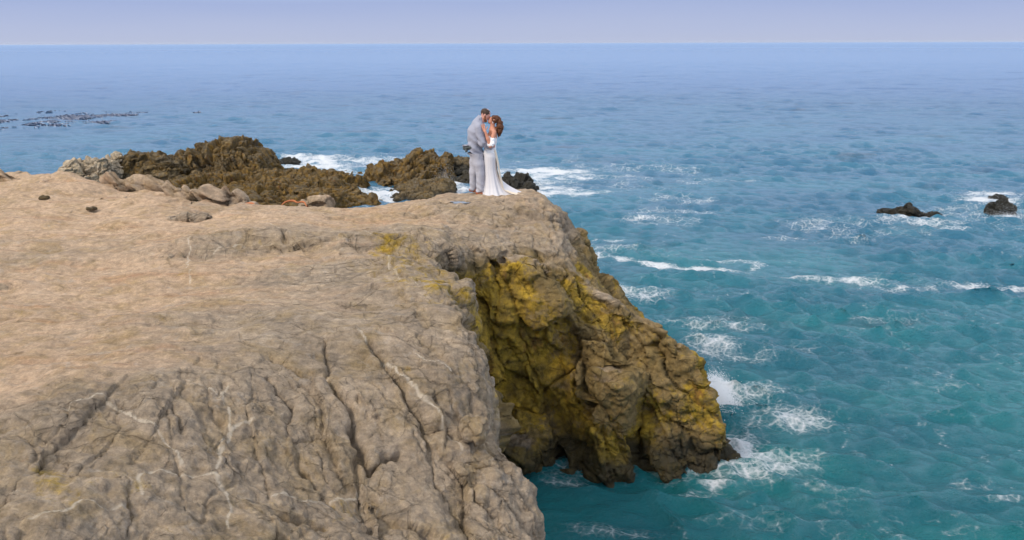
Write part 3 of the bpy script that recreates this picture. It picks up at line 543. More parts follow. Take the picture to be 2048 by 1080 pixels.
make_rock('rock', 'black boulder with white water around it at the far right edge', [(44.8, .75, [(1979, 437), (1984, 420), (1994, 411), (2008, 408), (2019, 411), (2024, 424), (2022, 438)])], .07, M_black, .15, .6, moss=.1, wetz=2, seed=151, zbase=-.4, lift=1)
make_rock('rock', 'small dark rock showing behind the right edge boulder', [(48.8, .6, [(1984, 406), (1992, 397), (2006, 396), (2018, 403)])], .07, M_black, .1, .5, moss=0, wetz=2, seed=161, zbase=-.3, lift=2)
# pieces lying or standing on the headland
def ground_rock(label, px, py, sx, sy, sz, mat, seed, **k):
    gx, gy = hit(px, py); gz = float(Tz(gx, gy)); u = 24; vv_ = 14
    th = np.linspace(0, 2*math.pi, u, endpoint=False); ph = np.linspace(-.5*math.pi, .5*math.pi, vv_)
    T_, P_ = np.meshgrid(th, ph, indexing='ij')
    c = np.stack([np.cos(P_)*np.cos(T_), np.cos(P_)*np.sin(T_), np.sin(P_)], -1).reshape(-1, 3); c = np.sign(c)*np.abs(c)**.8
    V = c*[sx, sy, sz]
    q = np.arange(u*vv_).reshape(u, vv_); qa = q[:, :-1]; qb = np.roll(q, -1, 0)[:, :-1]; qc = np.roll(q, -1, 0)[:, 1:]; qd = q[:, 1:]
    Q = np.stack([qa.ravel(), qb.ravel(), qc.ravel(), qd.ravel()], 1)
    V, Q = subdiv(V, Q, 2); V = V.astype(float); s = max(sx, sy); n_ = normals(V, Q)
    A = V+[gx, gy, 0]; fh, fe = facet(A/s*1.2, seed); V = V+n_*(s*.34*fh*k.get('ang', .6)-s*.06*(1-sstep(0, .1, fe))+s*.10*fbm(A/s*1.5, 5, seed))[:, None]; V[:, 0] += k.get('lean', 0)*V[:, 2]
    me = mk_mesh('boulder', V, Q); n2 = len(V)
    for nm, v in (('sand', k.get('sand', -1)), ('moss', k.get('moss', -.2)), ('vein', 1), ('wet', 0), ('brown', -1)): attr(me, nm, np.full(n2, v, np.float32))
    o = link('boulder', me, mat); o.location = (gx, gy, gz+sz*k.get('lift', .35)); tag(o, label, 'boulder'); return o
ground_rock('round grey boulder wedged on the right rim of the near slope above the cove', 946, 866, .16, .17, .15, M_land, 5, lift=.25)
ground_rock('left lump of the three small grey rocks on the sandy ground', 348, 440, .16, .14, .08, M_land, 6)
ground_rock('middle lump of the three small grey rocks on the sandy ground', 375, 439, .22, .15, .12, M_land, 7)
ground_rock('right lump of the three small grey rocks on the sandy ground', 403, 440, .20, .15, .11, M_land, 8)
ground_rock('pale angular rock standing tallest on the far rim, just below the brown crag', 458, 404, .46, .22, .30, M_land, 9, sand=.55, ang=1.6, lean=-.5, lift=.15)
ground_rock('pale low rock on the far rim beside the brown weedy reef', 632, 410, .38, .2, .17, M_land, 10, sand=.55, ang=1.5, lift=.1)
for i_, (px_, py_, sx_, sz_, lb_) in enumerate(((418, 398, .26, .17, 'small pale tooth of rock just left of the tall angular one on the rim'), (372, 392, .34, .20, 'pale slanted slab on the rim in line with the foot of the brown crag'), (332, 384, .30, .22, 'pale pointed slab on the rim below the weathered brown and grey rock'),
        (288, 374, .40, .17, 'long pale slab on the rim below the grey tilted slabs'), (238, 368, .30, .16, 'leftmost pale slab of the jagged row along the far rim'), (12, 358, .45, .22, 'pale rounded rock on the rim at the far left edge'))):
    ground_rock(lb_, px_, py_, sx_, .2, sz_*1.25, M_land, 60+i_, sand=.62, ang=1.6, lean=-.8, lift=.0)
def strand(name, label, cat, px, py, pts, r, mat):
    gx, gy = hit(px, py); cu = bpy.data.curves.new(name, 'CURVE'); cu.dimensions = '3D'; cu.bevel_depth = r; cu.bevel_resolution = 2; s_ = cu.splines.new('BEZIER'); s_.bezier_points.add(len(pts)-1)
    for bp, (a1, b1, c1) in zip(s_.bezier_points, pts): bp.co = (a1, b1, c1); bp.handle_left_type = bp.handle_right_type = 'AUTO'
    for i1, bp in enumerate(s_.bezier_points): bp.radius = .5+.9*((i1*37) % 5)/5
    o = bpy.data.objects.new(name, cu); cu.materials.append(mat); COL.objects.link(o); dg = bpy.context.evaluated_depsgraph_get(); me = bpy.data.meshes.new_from_object(o.evaluated_get(dg)); bpy.data.objects.remove(o)
    me.polygons.foreach_set('use_smooth', np.ones(len(me.polygons), bool)); o = bpy.data.objects.new(name, me); COL.objects.link(o); o.location = (gx, gy, float(Tz(gx, gy))+.03); tag(o, label, cat); return o
M_weed = MB('dry_seaweed').done((.42, .13, .04), .7)
strand('seaweed_strand', 'orange strand of dry seaweed arched on the sand beside the pale low rock', 'seaweed', 590, 413, [(-.30, 0, .0), (-.22, .12, .06), (-.08, .2, .07), (.05, .1, .05), (.16, .12, .06), (.27, -.05, .0), (.32, -.16, .0)], .022, M_weed)
strand('seaweed_strand', 'small flat scrap of orange seaweed on bare sand', 'seaweed', 498, 412, [(-.14, 0, .01), (-.05, .06, .03), (.06, .05, .03), (.15, -.02, .01)], .024, M_weed)
ground_rock('small dark tuft of weed near the left edge of the sand', 88, 396, .12, .10, .06, M_dark, 71)
ground_rock('small dark tuft of weed lying right of the first, further down the sand', 184, 416, .11, .08, .04, M_dark, 72)
# tide pool sheet
V = np.concatenate([[[0, 0, 0]], np.stack([np.cos(ang)*.26*rr, np.sin(ang)*.17*rr, 0*ang], 1)]); Q = np.stack([np.zeros(48, int), 1+np.arange(48), 1+(np.arange(48)+1) % 48], 1)
m = MB('pool_water'); pool = link('tide_pool', mk_mesh('tide_pool', V, Q), m.done((.10, .085, .065), .05, m.bump(m.noise(9, 3), .01, .4), IOR=1.33)); pool.location = (PX, PY, pz+.008); tag(pool, 'little puddle of still water on the rock', 'tide pool', kind='structure')
# upright bursts of spray: droplets thrown up where swell meets rock (uncountable)
def spray(px, py, rx, ry, rz, n, seed):
    r_ = np.random.default_rng(seed); cx, cy = at(px, py, 0)
    P_ = r_.standard_normal((n, 3))*[rx, ry, 1]; P_[:, 2] = np.abs(r_.standard_normal(n))**1.3*rz*r_.uniform(.4, 1, n)+.03; s = r_.uniform(.003, .013, n)*(1.2-.5*np.minimum(P_[:, 2]/rz, 1))
    base = np.array([[1, 0, 0], [-1, 0, 0], [0, 1, 0], [0, -1, 0], [0, 0, 1], [0, 0, -1]], float); fc = np.array([[0, 2, 4], [2, 1, 4], [1, 3, 4], [3, 0, 4], [2, 0, 5], [1, 2, 5], [3, 1, 5], [0, 3, 5]])
    return (P_[:, None]+base[None]*s[:, None, None]).reshape(-1, 3)+[cx, cy, 0], (fc[None]+6*np.arange(n)[:, None, None]).reshape(-1, 3)
VS, QS, o_ = [], [], 0
for a_ in [(1438, 800, .16, .35, .17, 9000, 1), (1430, 775, .14, .3, .12, 4500, 11), (1230, 602, .15, .2, .16, 3000, 2), (1480, 925, .12, .15, .08, 3000, 3), (888, 372, .25, .3, .5, 2500, 4), (2022, 440, .5, .4, .3, 2000, 6), (1975, 400, 1.2, .5, .2, 2500, 7)]:
    v_, q_ = spray(*a_); VS.append(v_); QS.append(q_+o_); o_ += len(v_)
m = MB('spray'); sprayo = link('sea_spray', mk_mesh('sea_spray', np.concatenate(VS), np.concatenate(QS)), m.done((.8, .83, .87), .6)); tag(sprayo, 'white spray thrown up where waves strike the rocks', 'spray', kind='stuff')

# kelp canopy floating far out on the left
r_ = np.random.default_rng(44); pts = []
for (xa, ya, xb, yb, hw, n) in ((-40, 240, 150, 236, 3.6, 1500), (60, 242, 250, 226, 1.6, 1000), (230, 228, 385, 223, .7, 700), (-20, 232, 120, 226, 1.0, 500), (100, 247, 260, 240, .8, 500)):
    A_, B_ = np.array(at(xa, ya, 0)), np.array(at(xb, yb, 0)); t = r_.random(n); c = A_+(B_-A_)*t[:, None]; s_ = hw*(1.4-.9*t)*3
    c[:, 1] += r_.standard_normal(n)*s_*.55; c[:, 0] += r_.standard_normal(n)*.6; q = fbm(np.stack([c[:, 0]*.25, c[:, 1]*.12, 0*t], 1), 3, 7); pts.append(c[q > -.15])
c = np.concatenate(pts); n = len(c); an_ = r_.uniform(0, math.pi, n); ln_ = r_.uniform(.15, .5, n)*.8; w2 = ln_*.22; u = np.stack([np.cos(an_), np.sin(an_)*.7], 1); v_ = np.stack([-u[:, 1], u[:, 0]], 1); z_ = r_.uniform(.0, .04, n)
VV = np.zeros((n, 6, 3))
for j, (a1, b1, c1) in enumerate(((-1, 0, -.08), (-.3, 1, 0), (.4, .8, .07), (1, 0, -.05), (.4, -.8, .05), (-.3, -1, .04))): VV[:, j, :2] = c+u*(a1*ln_)[:, None]+v_*(b1*w2)[:, None]; VV[:, j, 2] = z_+c1
QQ = np.concatenate([np.array([0, 1, 2, 3])[None]+6*np.arange(n)[:, None], np.array([0, 3, 4, 5])[None]+6*np.arange(n)[:, None]])
kelp = link('floating_kelp', mk_mesh('floating_kelp', VV.reshape(-1, 3), QQ, False), MB('kelp').done((.19, .22, .31), .3)); tag(kelp, 'dark streaks of kelp floating on the water far out on the left', 'kelp', kind='stuff')

# ------------------------------------------------------------------ the couple, modelled by blending tapered limbs into continuous surfaces
OX, OY = at(965, 391, 4.75)
def L(cx, cy, d=0.0):      # a point of the pair: outline measured in a blown-up crop, d = depth away from the viewer's side
    return np.array([((880+cx/4.695)-965)*.01085, d, (391-(190+cy/4.695))*.0112])
class Body:
    def __init__(s, lo, hi, res):
        s.lo = np.array(lo, float); s.res = res; s.n = np.ceil((np.array(hi)-s.lo)/res).astype(int)+1; s.f = np.full(s.n, 1.0, np.float32)
    def _box(s, lo, hi, pad):
        a = np.clip(((lo-pad-s.lo)/s.res).astype(int), 0, s.n-1); b = np.clip(((hi+pad-s.lo)/s.res).astype(int)+2, 1, s.n)
        g = np.meshgrid(*[s.lo[k]+np.arange(a[k], b[k])*s.res for k in range(3)], indexing='ij'); return tuple(slice(a[k], b[k]) for k in range(3)), g
    def _put(s, sl, d, k, sub):
        if sub: s.f[sl] = smax(s.f[sl], -d, k)
        else: s.f[sl] = smin(s.f[sl], d, k)
    def limb(s, a, b, ra, rb, k=.03, sub=False, sy=1.0):
        a, b = np.array(a, float), np.array(b, float); m = max(ra, rb)*max(sy, 1); sl, g = s._box(np.minimum(a, b), np.maximum(a, b), m+.06)
        e = b-a; Lq = e@e+1e-12; t = np.clip(((g[0]-a[0])*e[0]+(g[1]-a[1])*e[1]+(g[2]-a[2])*e[2])/Lq, 0, 1)
        d = np.sqrt((g[0]-a[0]-t*e[0])**2+((g[1]-a[1]-t*e[1])/sy)**2+(g[2]-a[2]-t*e[2])**2)-(ra+(rb-ra)*t); s._put(sl, d, k, sub)
    def ell(s, c, r, k=.03, rot=0.0, sub=False):      # rot tilts about the depth axis
        c = np.array(c, float); r = np.array(r, float); m = r.max(); sl, g = s._box(c-m, c+m, .06); X_ = g[0]-c[0]; Z_ = g[2]-c[2]; co, si = math.cos(rot), math.sin(rot)
        q = np.sqrt(((X_*co+Z_*si)/r[0])**2+((g[1]-c[1])/r[1])**2+((-X_*si+Z_*co)/r[2])**2); s._put(sl, (q-1)*r.min(), k, sub)
    def chain(s, pts, rad, k=.03, sy=1.0):
        for i in range(len(pts)-1): s.limb(pts[i], pts[i+1], rad[i], rad[i+1], k, sy=sy)
    def noise(s, amp, sc, seed, zs=1.0):
        g = np.meshgrid(*[s.lo[k]+np.arange(s.n[k])*s.res for k in range(3)], indexing='ij'); m = np.abs(s.f) < .05; P_ = np.stack([g[k][m] for k in range(3)], 1)
        s.f[m] += amp*fbm(P_/sc*[1, 1, zs], 3, seed)
    def build(s, name, mat, parent, lv=0):
        V, Q = surface_nets(s.f, lambda ip: s.lo+ip*s.res)
        n_ = normals(V, Q); o = link(name, mk_mesh(name, V, Q), mat, parent); return o
def cloth(name, c, sc=60, rough=.85, bump=.006, var=.12):
    m = MB(name); n = m.noise(sc, 5, .7); col = m.mix(n, tuple(x*(1-var) for x in c), tuple(min(1, x*(1+var)) for x in c))
    return m.done(col, rough, m.bump(m.noise(14, 5, .6), bump, .6), Specular_IOR_Level=.25)
M_suit = cloth('suit_cloth', (.31, .315, .375)); M_trou = cloth('trouser_cloth', (.40, .395, .44)); M_lining = cloth('lining', (.075, .085, .085)); M_shoe = cloth('shoe_leather', (.34, .11, .05), rough=.5)
M_dress = cloth('dress_satin', (.62, .60, .615), rough=.6, bump=.004, var=.04); M_lace = cloth('dress_lace', (.78, .77, .78), 120, bump=.01)
M_train = cloth('train_chiffon', (.74, .62, .48), rough=.7, var=.08)
M_hair1 = cloth('hair_short', (.055, .032, .022), 90, .6, .012, .5); M_hair2 = cloth('hair_curly', (.12, .045, .020), 45, .5, .02, .6); M_beard = cloth('beard', (.24, .085, .035), 90, .8, .01, .4)
def skin(n, c): return cloth(n, c, 40, .5, .002, .06)
M_skin1 = skin('skin_fair', (.56, .28, .22)); M_skin2 = skin('skin_tan', (.56, .25, .16)); M_dark2 = cloth('eye_dark', (.03, .02, .02)); M_lips = cloth('lips', (.45, .10, .09))

def fingers(b, palm, dirv, side, n_, curl, rad=.0085, ln=.075):
    """palm centre, pointing direction, thumb side, palm normal (towards what is held)"""
    dirv = dirv/np.linalg.norm(dirv); side = side/np.linalg.norm(side); n_ = n_/np.linalg.norm(n_)
    b.limb(palm-dirv*.045+side*.012, palm+dirv*.035+side*.022, .019, .017, .012); b.limb(palm-dirv*.045-side*.012, palm+dirv*.03-side*.022, .018, .016, .012)
    for i, (off, l) in enumerate(((.033, .92), (.011, 1.05), (-.011, .98), (-.032, .78))):
        p = palm+dirv*.045+side*off*.95; d = dirv+side*off*3.2; d /= np.linalg.norm(d); r = rad
        for j, sg in enumerate((.45, .32, .26)):
            q = p+d*ln*l*sg; b.limb(p, q, r, r*.93, .004); r *= .93; p = q; d = d+n_*curl*(.6+.4*j); d /= np.linalg.norm(d)
    p = palm-dirv*.025+side*.03; d = side*.8+dirv*.6; d /= np.linalg.norm(d)
    for sg in (.035, .028, .022): q = p+d*sg; b.limb(p, q, .011, .0095, .006); p = q; d = d+dirv*.35+n_*.15; d /= np.linalg.norm(d)
gz0 = FOOT_Z-.015
man = bpy.data.objects.new('person', None); COL.objects.link(man); man.location = (OX, OY, gz0)
tag(man, 'groom in pale grey suit and tan shoes, leaning to kiss the woman in white', 'person')
wom = bpy.data.objects.new('person', None); COL.objects.link(wom); wom.location = (OX, OY, gz0)
tag(wom, 'bride in long white strapless dress with brown ponytail, head tilted back', 'person')

# ---- groom: body (one surface)
def head_shape(b, c, fx, up, r, k=.012):
    """c skull centre, fx facing direction, up head axis (both in the x-z plane)"""
    fx = fx/np.linalg.norm(fx); up = up/np.linalg.norm(up); yy = np.array([0, 1., 0]); rot = math.atan2(fx[2], fx[0])
    b.ell(c+up*.02*r-fx*.012, (.098*r, .076*r, .092*r), .02, rot); b.ell(c+fx*.025*r-up*.045*r, (.070*r, .062*r, .085*r), .03, rot)
    b.ell(c+fx*.055*r-up*.105*r, (.030*r, .034*r, .026*r), .03, rot)                       # chin
    b.limb(c+fx*.088*r+up*.01, c+fx*.108*r-up*.032*r, .010, .014, .008)                  # nose
    b.limb(c+fx*.080*r+up*.022*r-yy*.045, c+fx*.080*r+up*.022*r+yy*.045, .014, .014, .012)   # brow
    for s_ in (-1, 1):
        b.ell(c+fx*.082*r+up*.004*r+yy*.030*s_, (.012, .016, .009), .004, rot, sub=True); b.ell(c+fx*.076*r+up*.004*r+yy*.030*s_, (.012, .013, .011), .003)
        b.ell(c-fx*.005*r-up*.012*r+yy*.078*s_*r, (.018, .010, .030), .006, rot); b.ell(c+fx*.045*r-up*.02*r+yy*.045*s_, (.03, .022, .03), .02)
    b.limb(c+fx*.093*r-up*.060*r-yy*.020, c+fx*.093*r-up*.060*r+yy*.020, .009, .009, .006); b.limb(c+fx*.090*r-up*.074*r-yy*.016, c+fx*.090*r-up*.074*r+yy*.016, .009, .009, .006)
hc = L(438, 188); fx = np.array([.80, 0, -.60]); up = np.array([.60, 0, .80])
b = Body((-.62, -.42, -.06), (.30, .42, 2.02), .0075)
sh, hp = L(372, 300), L(335, 540)
b.chain([L(345, 530), L(335, 450), L(350, 360), L(372, 290)], [.100, .100, .125, .09], .05, sy=1.25)
b.chain([L(375, 275), L(420, 222)], [.075, .062], .04); head_shape(b, hc, fx, up, 1.12)
for s_, kn, an_ in ((-1, L(382, 740, -.09), L(380, 900, -.10)), (1, L(318, 730, .10), L(312, 890, .11))):
    b.chain([L(345, 555, .09*s_), kn, an_], [.078, .062, .045], .04); b.limb(an_, an_+[.13, 0, -.03], .04, .035, .02)
sR, eR, wR = L(378, 305, -.20), L(408, 445, -.25), L(495, 482, -.17)
b.chain([sR, eR, wR], [.060, .045, .030], .03); fingers(b, wR+np.array([.065, .03, .012]), np.array([1., .45, .15]), np.array([0.05, -.1, 1.]), np.array([-.25, 1, 0]), .45)
sL, eL, wL = L(378, 305, .20), L(425, 440, .26), L(505, 425, .15)
b.chain([sL, eL, wL], [.060, .045, .030], .03); fingers(b, wL+np.array([.05, -.04, .0]), np.array([.8, -.8, .1]), np.array([0, .1, 1.]), np.array([-.6, -.7, 0]), .4)
b.build('body', M_skin1, man)
# hair: short sides, thin on the crown; beard
b = Body((-.3, -.2, 1.45), (.25, .2, 2.05), .0065)
yy = np.array([0, 1., 0])
b.ell(hc+up*.030-fx*.022, (.108, .089, .100), .01, math.atan2(fx[2], fx[0])); b.ell(hc+fx*.115-up*.06, (.10, .12, .125), .01, math.atan2(fx[2], fx[0]), sub=True)
b.ell(hc+up*.135-fx*.03, (.055, .045, .022), .01, math.atan2(fx[2], fx[0]), sub=True); b.limb(hc-up*.16-fx*.06, hc-up*.16+fx*.1, .085, .085, .02, sub=True, sy=1.6)
b.noise(.006, .03, 5); b.build('hair', M_hair1, man)
b = Body((-.2, -.2, 1.4), (.3, .2, 1.9), .0065)
for s_ in (-1, 1): b.chain([hc-up*.03+yy*.078*s_+fx*.01, hc-up*.085+yy*.062*s_+fx*.04, hc+fx*.082-up*.115+yy*.02*s_], [.014, .024, .030], .02)
b.limb(hc+fx*.085-up*.115-yy*.02, hc+fx*.085-up*.115+yy*.02, .031, .031, .02); b.limb(hc+fx*.108-up*.052-yy*.025, hc+fx*.108-up*.052+yy*.025, .009, .009, .01); b.noise(.006, .02, 6)
b.build('beard', M_beard, man)
# jacket
b = Body((-.66, -.40, .66), (.26, .40, 1.80), .009)
b.chain([L(345, 560), L(330, 500), L(338, 430), L(340, 350), L(362, 285)], [.165, .150, .158, .168, .130], .06, sy=1.22)
b.chain([L(352, 268), L(392, 222)], [.10, .085], .04)
b.limb(L(378, 300, -.16), L(378, 300, .16), .105, .105, .05)
b.chain([sR+[-.008, 0, 0], eR, wR-[.01, 0, 0]], [.094, .078, .055], .022); b.chain([sL, eL, wL-[.01, 0, 0]], [.090, .074, .054], .022)
b.limb(L(405, 200), L(415, 215), .068, .070, .01, sub=True)
g = np.meshgrid(*[b.lo[k]+np.arange(b.n[k])*b.res for k in range(3)], indexing='ij')
hem = L(350, 568)[2]+.10*sstep(-.10, -.34, g[0])*1.4; armm = (g[0] > L(430, 0)[0]) & (g[2] > L(0, 520)[2])
b.f = np.where(armm, b.f, smax(b.f, (hem-g[2]).astype(np.float32), .012))
b.f += (.010*np.sin(g[2]*34+g[0]*22+3*np.sin(g[1]*9))*sstep(1.55, 1.2, g[2])).astype(np.float32)*(np.abs(b.f) < .08)
b.noise(.009, .12, 7); jk = b.build('jacket', M_suit, man)
def ribbon(name, rows, mat, parent, thick=.012, sub=2):
    """cloth panel from rows of points, given a thickness"""
    A = np.array(rows, float); nu, nv = A.shape[:2]; q = np.arange(nu*nv).reshape(nu, nv)
    me = mk_mesh(name, A.reshape(-1, 3), np.stack([q[:-1, :-1].ravel(), q[1:, :-1].ravel(), q[1:, 1:].ravel(), q[:-1, 1:].ravel()], 1)); o = link(name, me, mat, parent)
    s_ = o.modifiers.new('so', 'SOLIDIFY'); s_.thickness = thick; s_.offset = 0; m_ = o.modifiers.new('ss', 'SUBSURF'); m_.levels = sub; m_.render_levels = sub; return o
# jacket tail blown out behind: outer panel, dark lining showing under it
for nm, mt_, A_, B_, ra, rb, yy_ in (('jacket_tail', M_suit, L(310, 440, -.05), L(222, 474, -.05), .060, .030, 3.4), ('lining', M_lining, L(300, 488, -.05), L(230, 500, -.04), .055, .040, 2.6)):
    bt = Body((-.66, -.34, .60), (-.08, .30, 1.12), .008); bt.limb(A_, B_, ra, rb, .02, sy=yy_)
    if nm == 'lining': bt.limb(L(250, 520, -.1), L(244, 505, .05), .035, .03, .03, sy=2)
    bt.noise(.010, .08, 19); bt.build(nm, mt_, jk)
ribbon('collar', [[L(392, 208, -.085+.0*d), L(372, 232, -.10), L(392, 262, -.115)] if d == 0 else ([L(378, 196, 0), L(360, 222, 0), L(372, 250, 0)] if d == 1 else [L(392, 208, .085), L(372, 232, .10), L(392, 262, .115)]) for d in (0, 1, 2)], M_suit, jk, .016)
ribbon('shirt_collar', [[L(405, 205, -.072), L(398, 228, -.078)], [L(388, 190, 0), L(380, 212, 0)], [L(405, 205, .072), L(398, 228, .078)]], M_dress, man, .01)
b.__init__((.0-.5, -.36, -.05), (.12, .36, .95), .009)
for s_, k0, a0_ in ((-1, L(384, 740, -.095), L(378, 905, -.10)), (1, L(318, 730, .10), L(308, 888, .11))):
    b.chain([L(345, 530, .09*s_), (L(345, 545, .09*s_)+k0)/2+[.005, 0, 0], k0, a0_], [.145, .122, .098, .082], .035)
b.ell(L(300, 520, -.03), (.12, .19, .12), .05)
g = np.meshgrid(*[b.lo[k]+np.arange(b.n[k])*b.res for k in range(3)], indexing='ij')
b.f = smax(b.f, (L(0, 912)[2]-g[2]).astype(np.float32), .008); b.f += (.007*np.sin(g[2]*46+g[0]*30+2*np.sin(g[1]*14))*sstep(.5, .1, g[2])).astype(np.float32)*(np.abs(b.f) < .08)
b.noise(.009, .10, 8, .6); b.build('trousers', M_trou, man)
for a0_ in (L(378, 915, -.10), L(306, 896, .11)):
    b = Body(a0_-[.13, .09, .10], a0_+[.26, .09, .12], .008); b.limb(a0_+[-.05, 0, -.02], a0_+[.06, 0, -.03], .046, .044, .03); b.limb(a0_+[.05, 0, -.035], a0_+[.15, 0, -.052], .045, .032, .03, sy=1.2); b.limb(a0_+[-.01, 0, .0], a0_+[0, 0, .05], .045, .05, .03)
    g = np.meshgrid(*[b.lo[k]+np.arange(b.n[k])*b.res for k in range(3)], indexing='ij'); b.f = smax(b.f, (a0_[2]-.082-g[2]).astype(np.float32), .006); b.build('shoe', M_shoe, man)

# ---- bride
hc = L(519, 232); fx = np.array([-.84, 0, .54]); up = np.array([.54, 0, .84])
b = Body((-.30, -.34, -.05), (.46, .36, 1.75), .0075)
b.chain([L(480, 560), L(482, 480), L(500, 400), L(508, 345)], [.13, .098, .105, .085], .05, sy=1.3)
b.limb(L(510, 335, -.13), L(510, 335, .13), .060, .060, .04); b.limb(L(500, 330), L(508, 268), .058, .048, .03); head_shape(b, hc, fx, up, 1.0)
for s_ in (-1, 1): b.ell(L(470, 400, .065*s_), (.062, .058, .06), .03); b.chain([L(485, 570, .07*s_), L(480, 760, .06*s_), L(475, 905, .05*s_)], [.09, .055, .04], .03); b.limb(L(475, 905, .05*s_), L(455, 935, .05*s_), .035, .03, .02)
sR, eR, wR = L(520, 352, -.165), L(487, 470, -.285), L(438, 335, -.295)
b.chain([sR, eR], [.056, .043], .03); b.chain([eR, (eR+wR)/2, wR], [.042, .040, .027], .02)
fingers(b, wR+(wR-eR)/np.linalg.norm(wR-eR)*.055+np.array([-.01, .01, 0]), np.array([-.25, .12, 1.]), np.array([1., 0, .2]), np.array([-.4, 1, 0]), .22, .0088)
sL, eL, wL = L(515, 350, .165), L(470, 430, .29), L(400, 330, .27)
b.chain([sL, eL, wL], [.054, .042, .028], .03); fingers(b, wL+np.array([-.04, -.02, .03]), np.array([-.8, -.5, .5]), np.array([0, 0, 1.]), np.array([-.3, -1, 0]), .3)
b.build('body', M_skin2, wom)
b = Body((-.05, -.25, 1.0), (.5, .25, 1.78), .007)
b.ell(hc+up*.024-fx*.018, (.106, .086, .098), .01, math.atan2(fx[2], fx[0])); b.ell(hc+fx*.115-up*.045, (.10, .12, .125), .012, math.atan2(fx[2], fx[0]), sub=True)
b.limb(hc-up*.15-fx*.02, hc-up*.14+fx*.1, .075, .085, .02, sub=True, sy=1.6)
b.ell(L(556, 225), (.055, .05, .05), .02)
b.chain([L(556, 232), L(575, 262), L(580, 305), L(572, 345), L(562, 385)], [.050, .062, .072, .058, .028], .025)
for i in range(16):
    p = L(562+rng.uniform(-22, 26), 255+rng.uniform(0, 120), rng.uniform(-.05, .05)); b.ell(p, (.024, .026, .036), .012)
b.limb(hc-up*.02-yy*.086+fx*.01, L(528, 275, -.085), .010, .006, .008)
b.noise(.018, .035, 12, .55); b.noise(.010, .016, 13, .5); b.build('hair', M_hair2, wom)
b = Body(hc+[-.1, -.12, -.2], hc+[.1, .12, .1], .004); e0 = hc-up*.05-fx*.006
for s_ in (-1,): b.limb(e0+yy*.088*s_, e0+yy*.09*s_-[0, 0, .035], .006, .009, .003)
b.build('earring', M_dress, wom)
# dress bodice + off-shoulder sleeve + skirt with folds and a train
b = Body((-.15, -.34, .75), (.34, .34, 1.36), .0085)
b.chain([L(478, 560), L(480, 480), L(492, 425), L(498, 395)], [.152, .122, .125, .120], .04, sy=1.22)
for s_ in (-1, 1): b.ell(L(468, 402, .065*s_), (.075, .068, .07), .03)
g = np.meshgrid(*[b.lo[k]+np.arange(b.n[k])*b.res for k in range(3)], indexing='ij')
b.f = smax(b.f, (g[2]-(L(0, 388)[2]-.25*(g[0]-L(490, 0)[0]))).astype(np.float32), .006); b.f = smax(b.f, (L(0, 575)[2]-g[2]).astype(np.float32), .006); b.noise(.008, .05, 14); b.build('bodice', M_lace, wom)
for a_, c_, d_ in ((L(498, 412, -.235), L(490, 458, -.275), 1), (L(490, 400, .24), L(474, 424, .28), 2)):
    b = Body(np.minimum(a_, c_)-.13, np.maximum(a_, c_)+.13, .008); b.limb(a_, c_, .062, .078, .02, sy=.9); b.noise(.022, .06, 15+d_); b.build('sleeve', M_lace, wom)
nu, nvv = 60, 180; th = np.linspace(0, 2*math.pi, nvv, endpoint=False); rows = []
prof = [(540, 472, .150, .20), (580, 480, .160, .215), (640, 478, .155, .205), (700, 480, .158, .20), (760, 488, .172, .21), (820, 496, .198, .23), (870, 504, .228, .26), (910, 510, .262, .30), (940, 518, .305, .34)]
pc = np.array(prof)
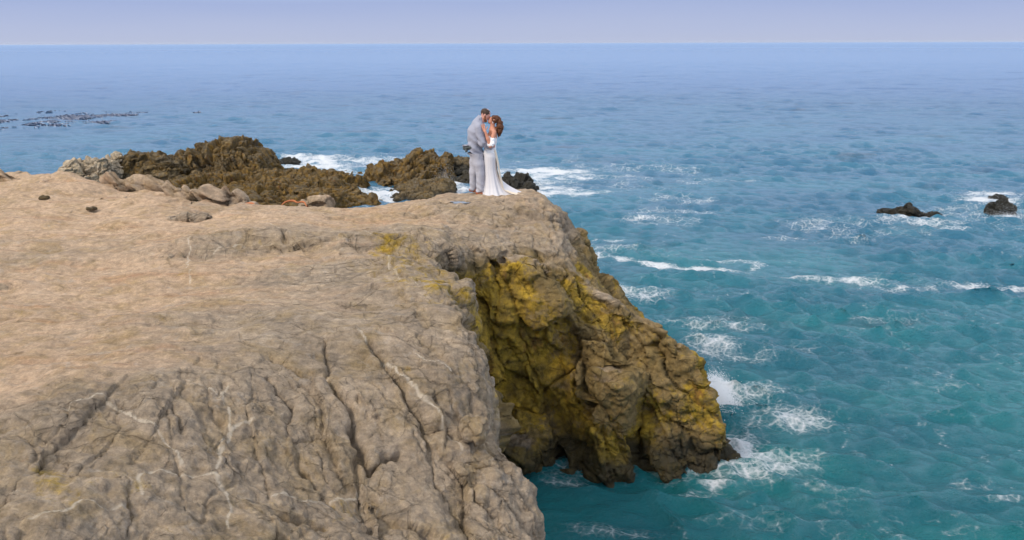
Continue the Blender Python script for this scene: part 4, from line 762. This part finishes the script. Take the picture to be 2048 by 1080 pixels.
for i in range(nu):
    t = i/(nu-1); cy = 540+400*t; cx, rx, ry = (np.interp(cy, pc[:, 0], pc[:, j]) for j in (1, 2, 3)); c = L(cx, cy); fl = t**1.3
    fold = (.045*np.sin(th*9+1.5*t+.6*np.sin(th*2))+.030*np.sin(th*17+2+2*t)+.02*np.sin(th*5-3*t))*fl
    tr = .33*np.exp(-((np.angle(np.exp(1j*(th-.15))))/.55)**2)*max(0, (t-.52)/.48)**2.0*1.25       # train sweeping out to the right
    rr_ = 1+fold; rows.append(np.stack([c[0]+np.cos(th)*rx*rr_+tr, np.sin(th)*ry*rr_, c[2]+0*th+.012*np.sin(th*13)*fl], 1))
V = np.array(rows).reshape(-1, 3); q = np.arange(nu*nvv).reshape(nu, nvv); qn = np.roll(q, -1, 1)
me = mk_mesh('skirt', V, np.stack([q[:-1].ravel(), qn[:-1].ravel(), qn[1:].ravel(), q[1:].ravel()], 1)[:, ::-1]); link('skirt', me, M_dress, wom)
rows = []
for i in range(26):          # sheer warm overlay falling from the back of the waist to the tip of the train
    t = i/25; s_ = []
    for j in range(16):
        v = j/15*2-1; c = L(np.interp(t, [0, .25, .5, .7, .85, 1], [522, 548, 572, 608, 680, 785]), np.interp(t, [0, .25, .5, .7, .85, 1], [520, 640, 790, 888, 925, 946]))
        w_ = np.interp(t, [0, .5, .8, 1], [.13, .16, .20, .10]); s_.append(c+[.03*(1-v*v)+.012*math.sin(v*13+t*5)*t, v*w_, .014*math.sin(v*11+t*9)*t+.02*(1-v*v)])
    rows.append(s_)
ribbon('train', rows, M_train, wom, .008, 1)
for p_ in (man, wom): p_.scale = (.962, .962, .962)

# ------------------------------------------------------------------ sea haze
hm = bpy.data.materials.new('haze'); hm.use_nodes = True; hm.node_tree.nodes.clear()
ho = N(hm.node_tree, 'ShaderNodeOutputMaterial'); hv = N(hm.node_tree, 'ShaderNodeVolumePrincipled'); hv.inputs['Density'].default_value = .000012; hv.inputs['Color'].default_value = (.86, .90, .97, 1); hv.inputs['Anisotropy'].default_value = .2
hm.node_tree.links.new(hv.outputs[0], ho.inputs['Volume'])
x0, x1, y0, y1, z0, z1 = -42000, 42000, -60, 42500, -3.2, 30
hV = np.array([(x_, y_, z_) for x_ in (x0, x1) for y_ in (y0, y1) for z_ in (z0, z1)], float)
haze = link('haze', mk_mesh('haze', hV, np.array([[0, 1, 3, 2], [4, 6, 7, 5], [0, 4, 5, 1], [2, 3, 7, 6], [0, 2, 6, 4], [1, 5, 7, 3]]), False), hm); tag(haze, 'thin sea haze in the air over the water', 'haze', kind='stuff')
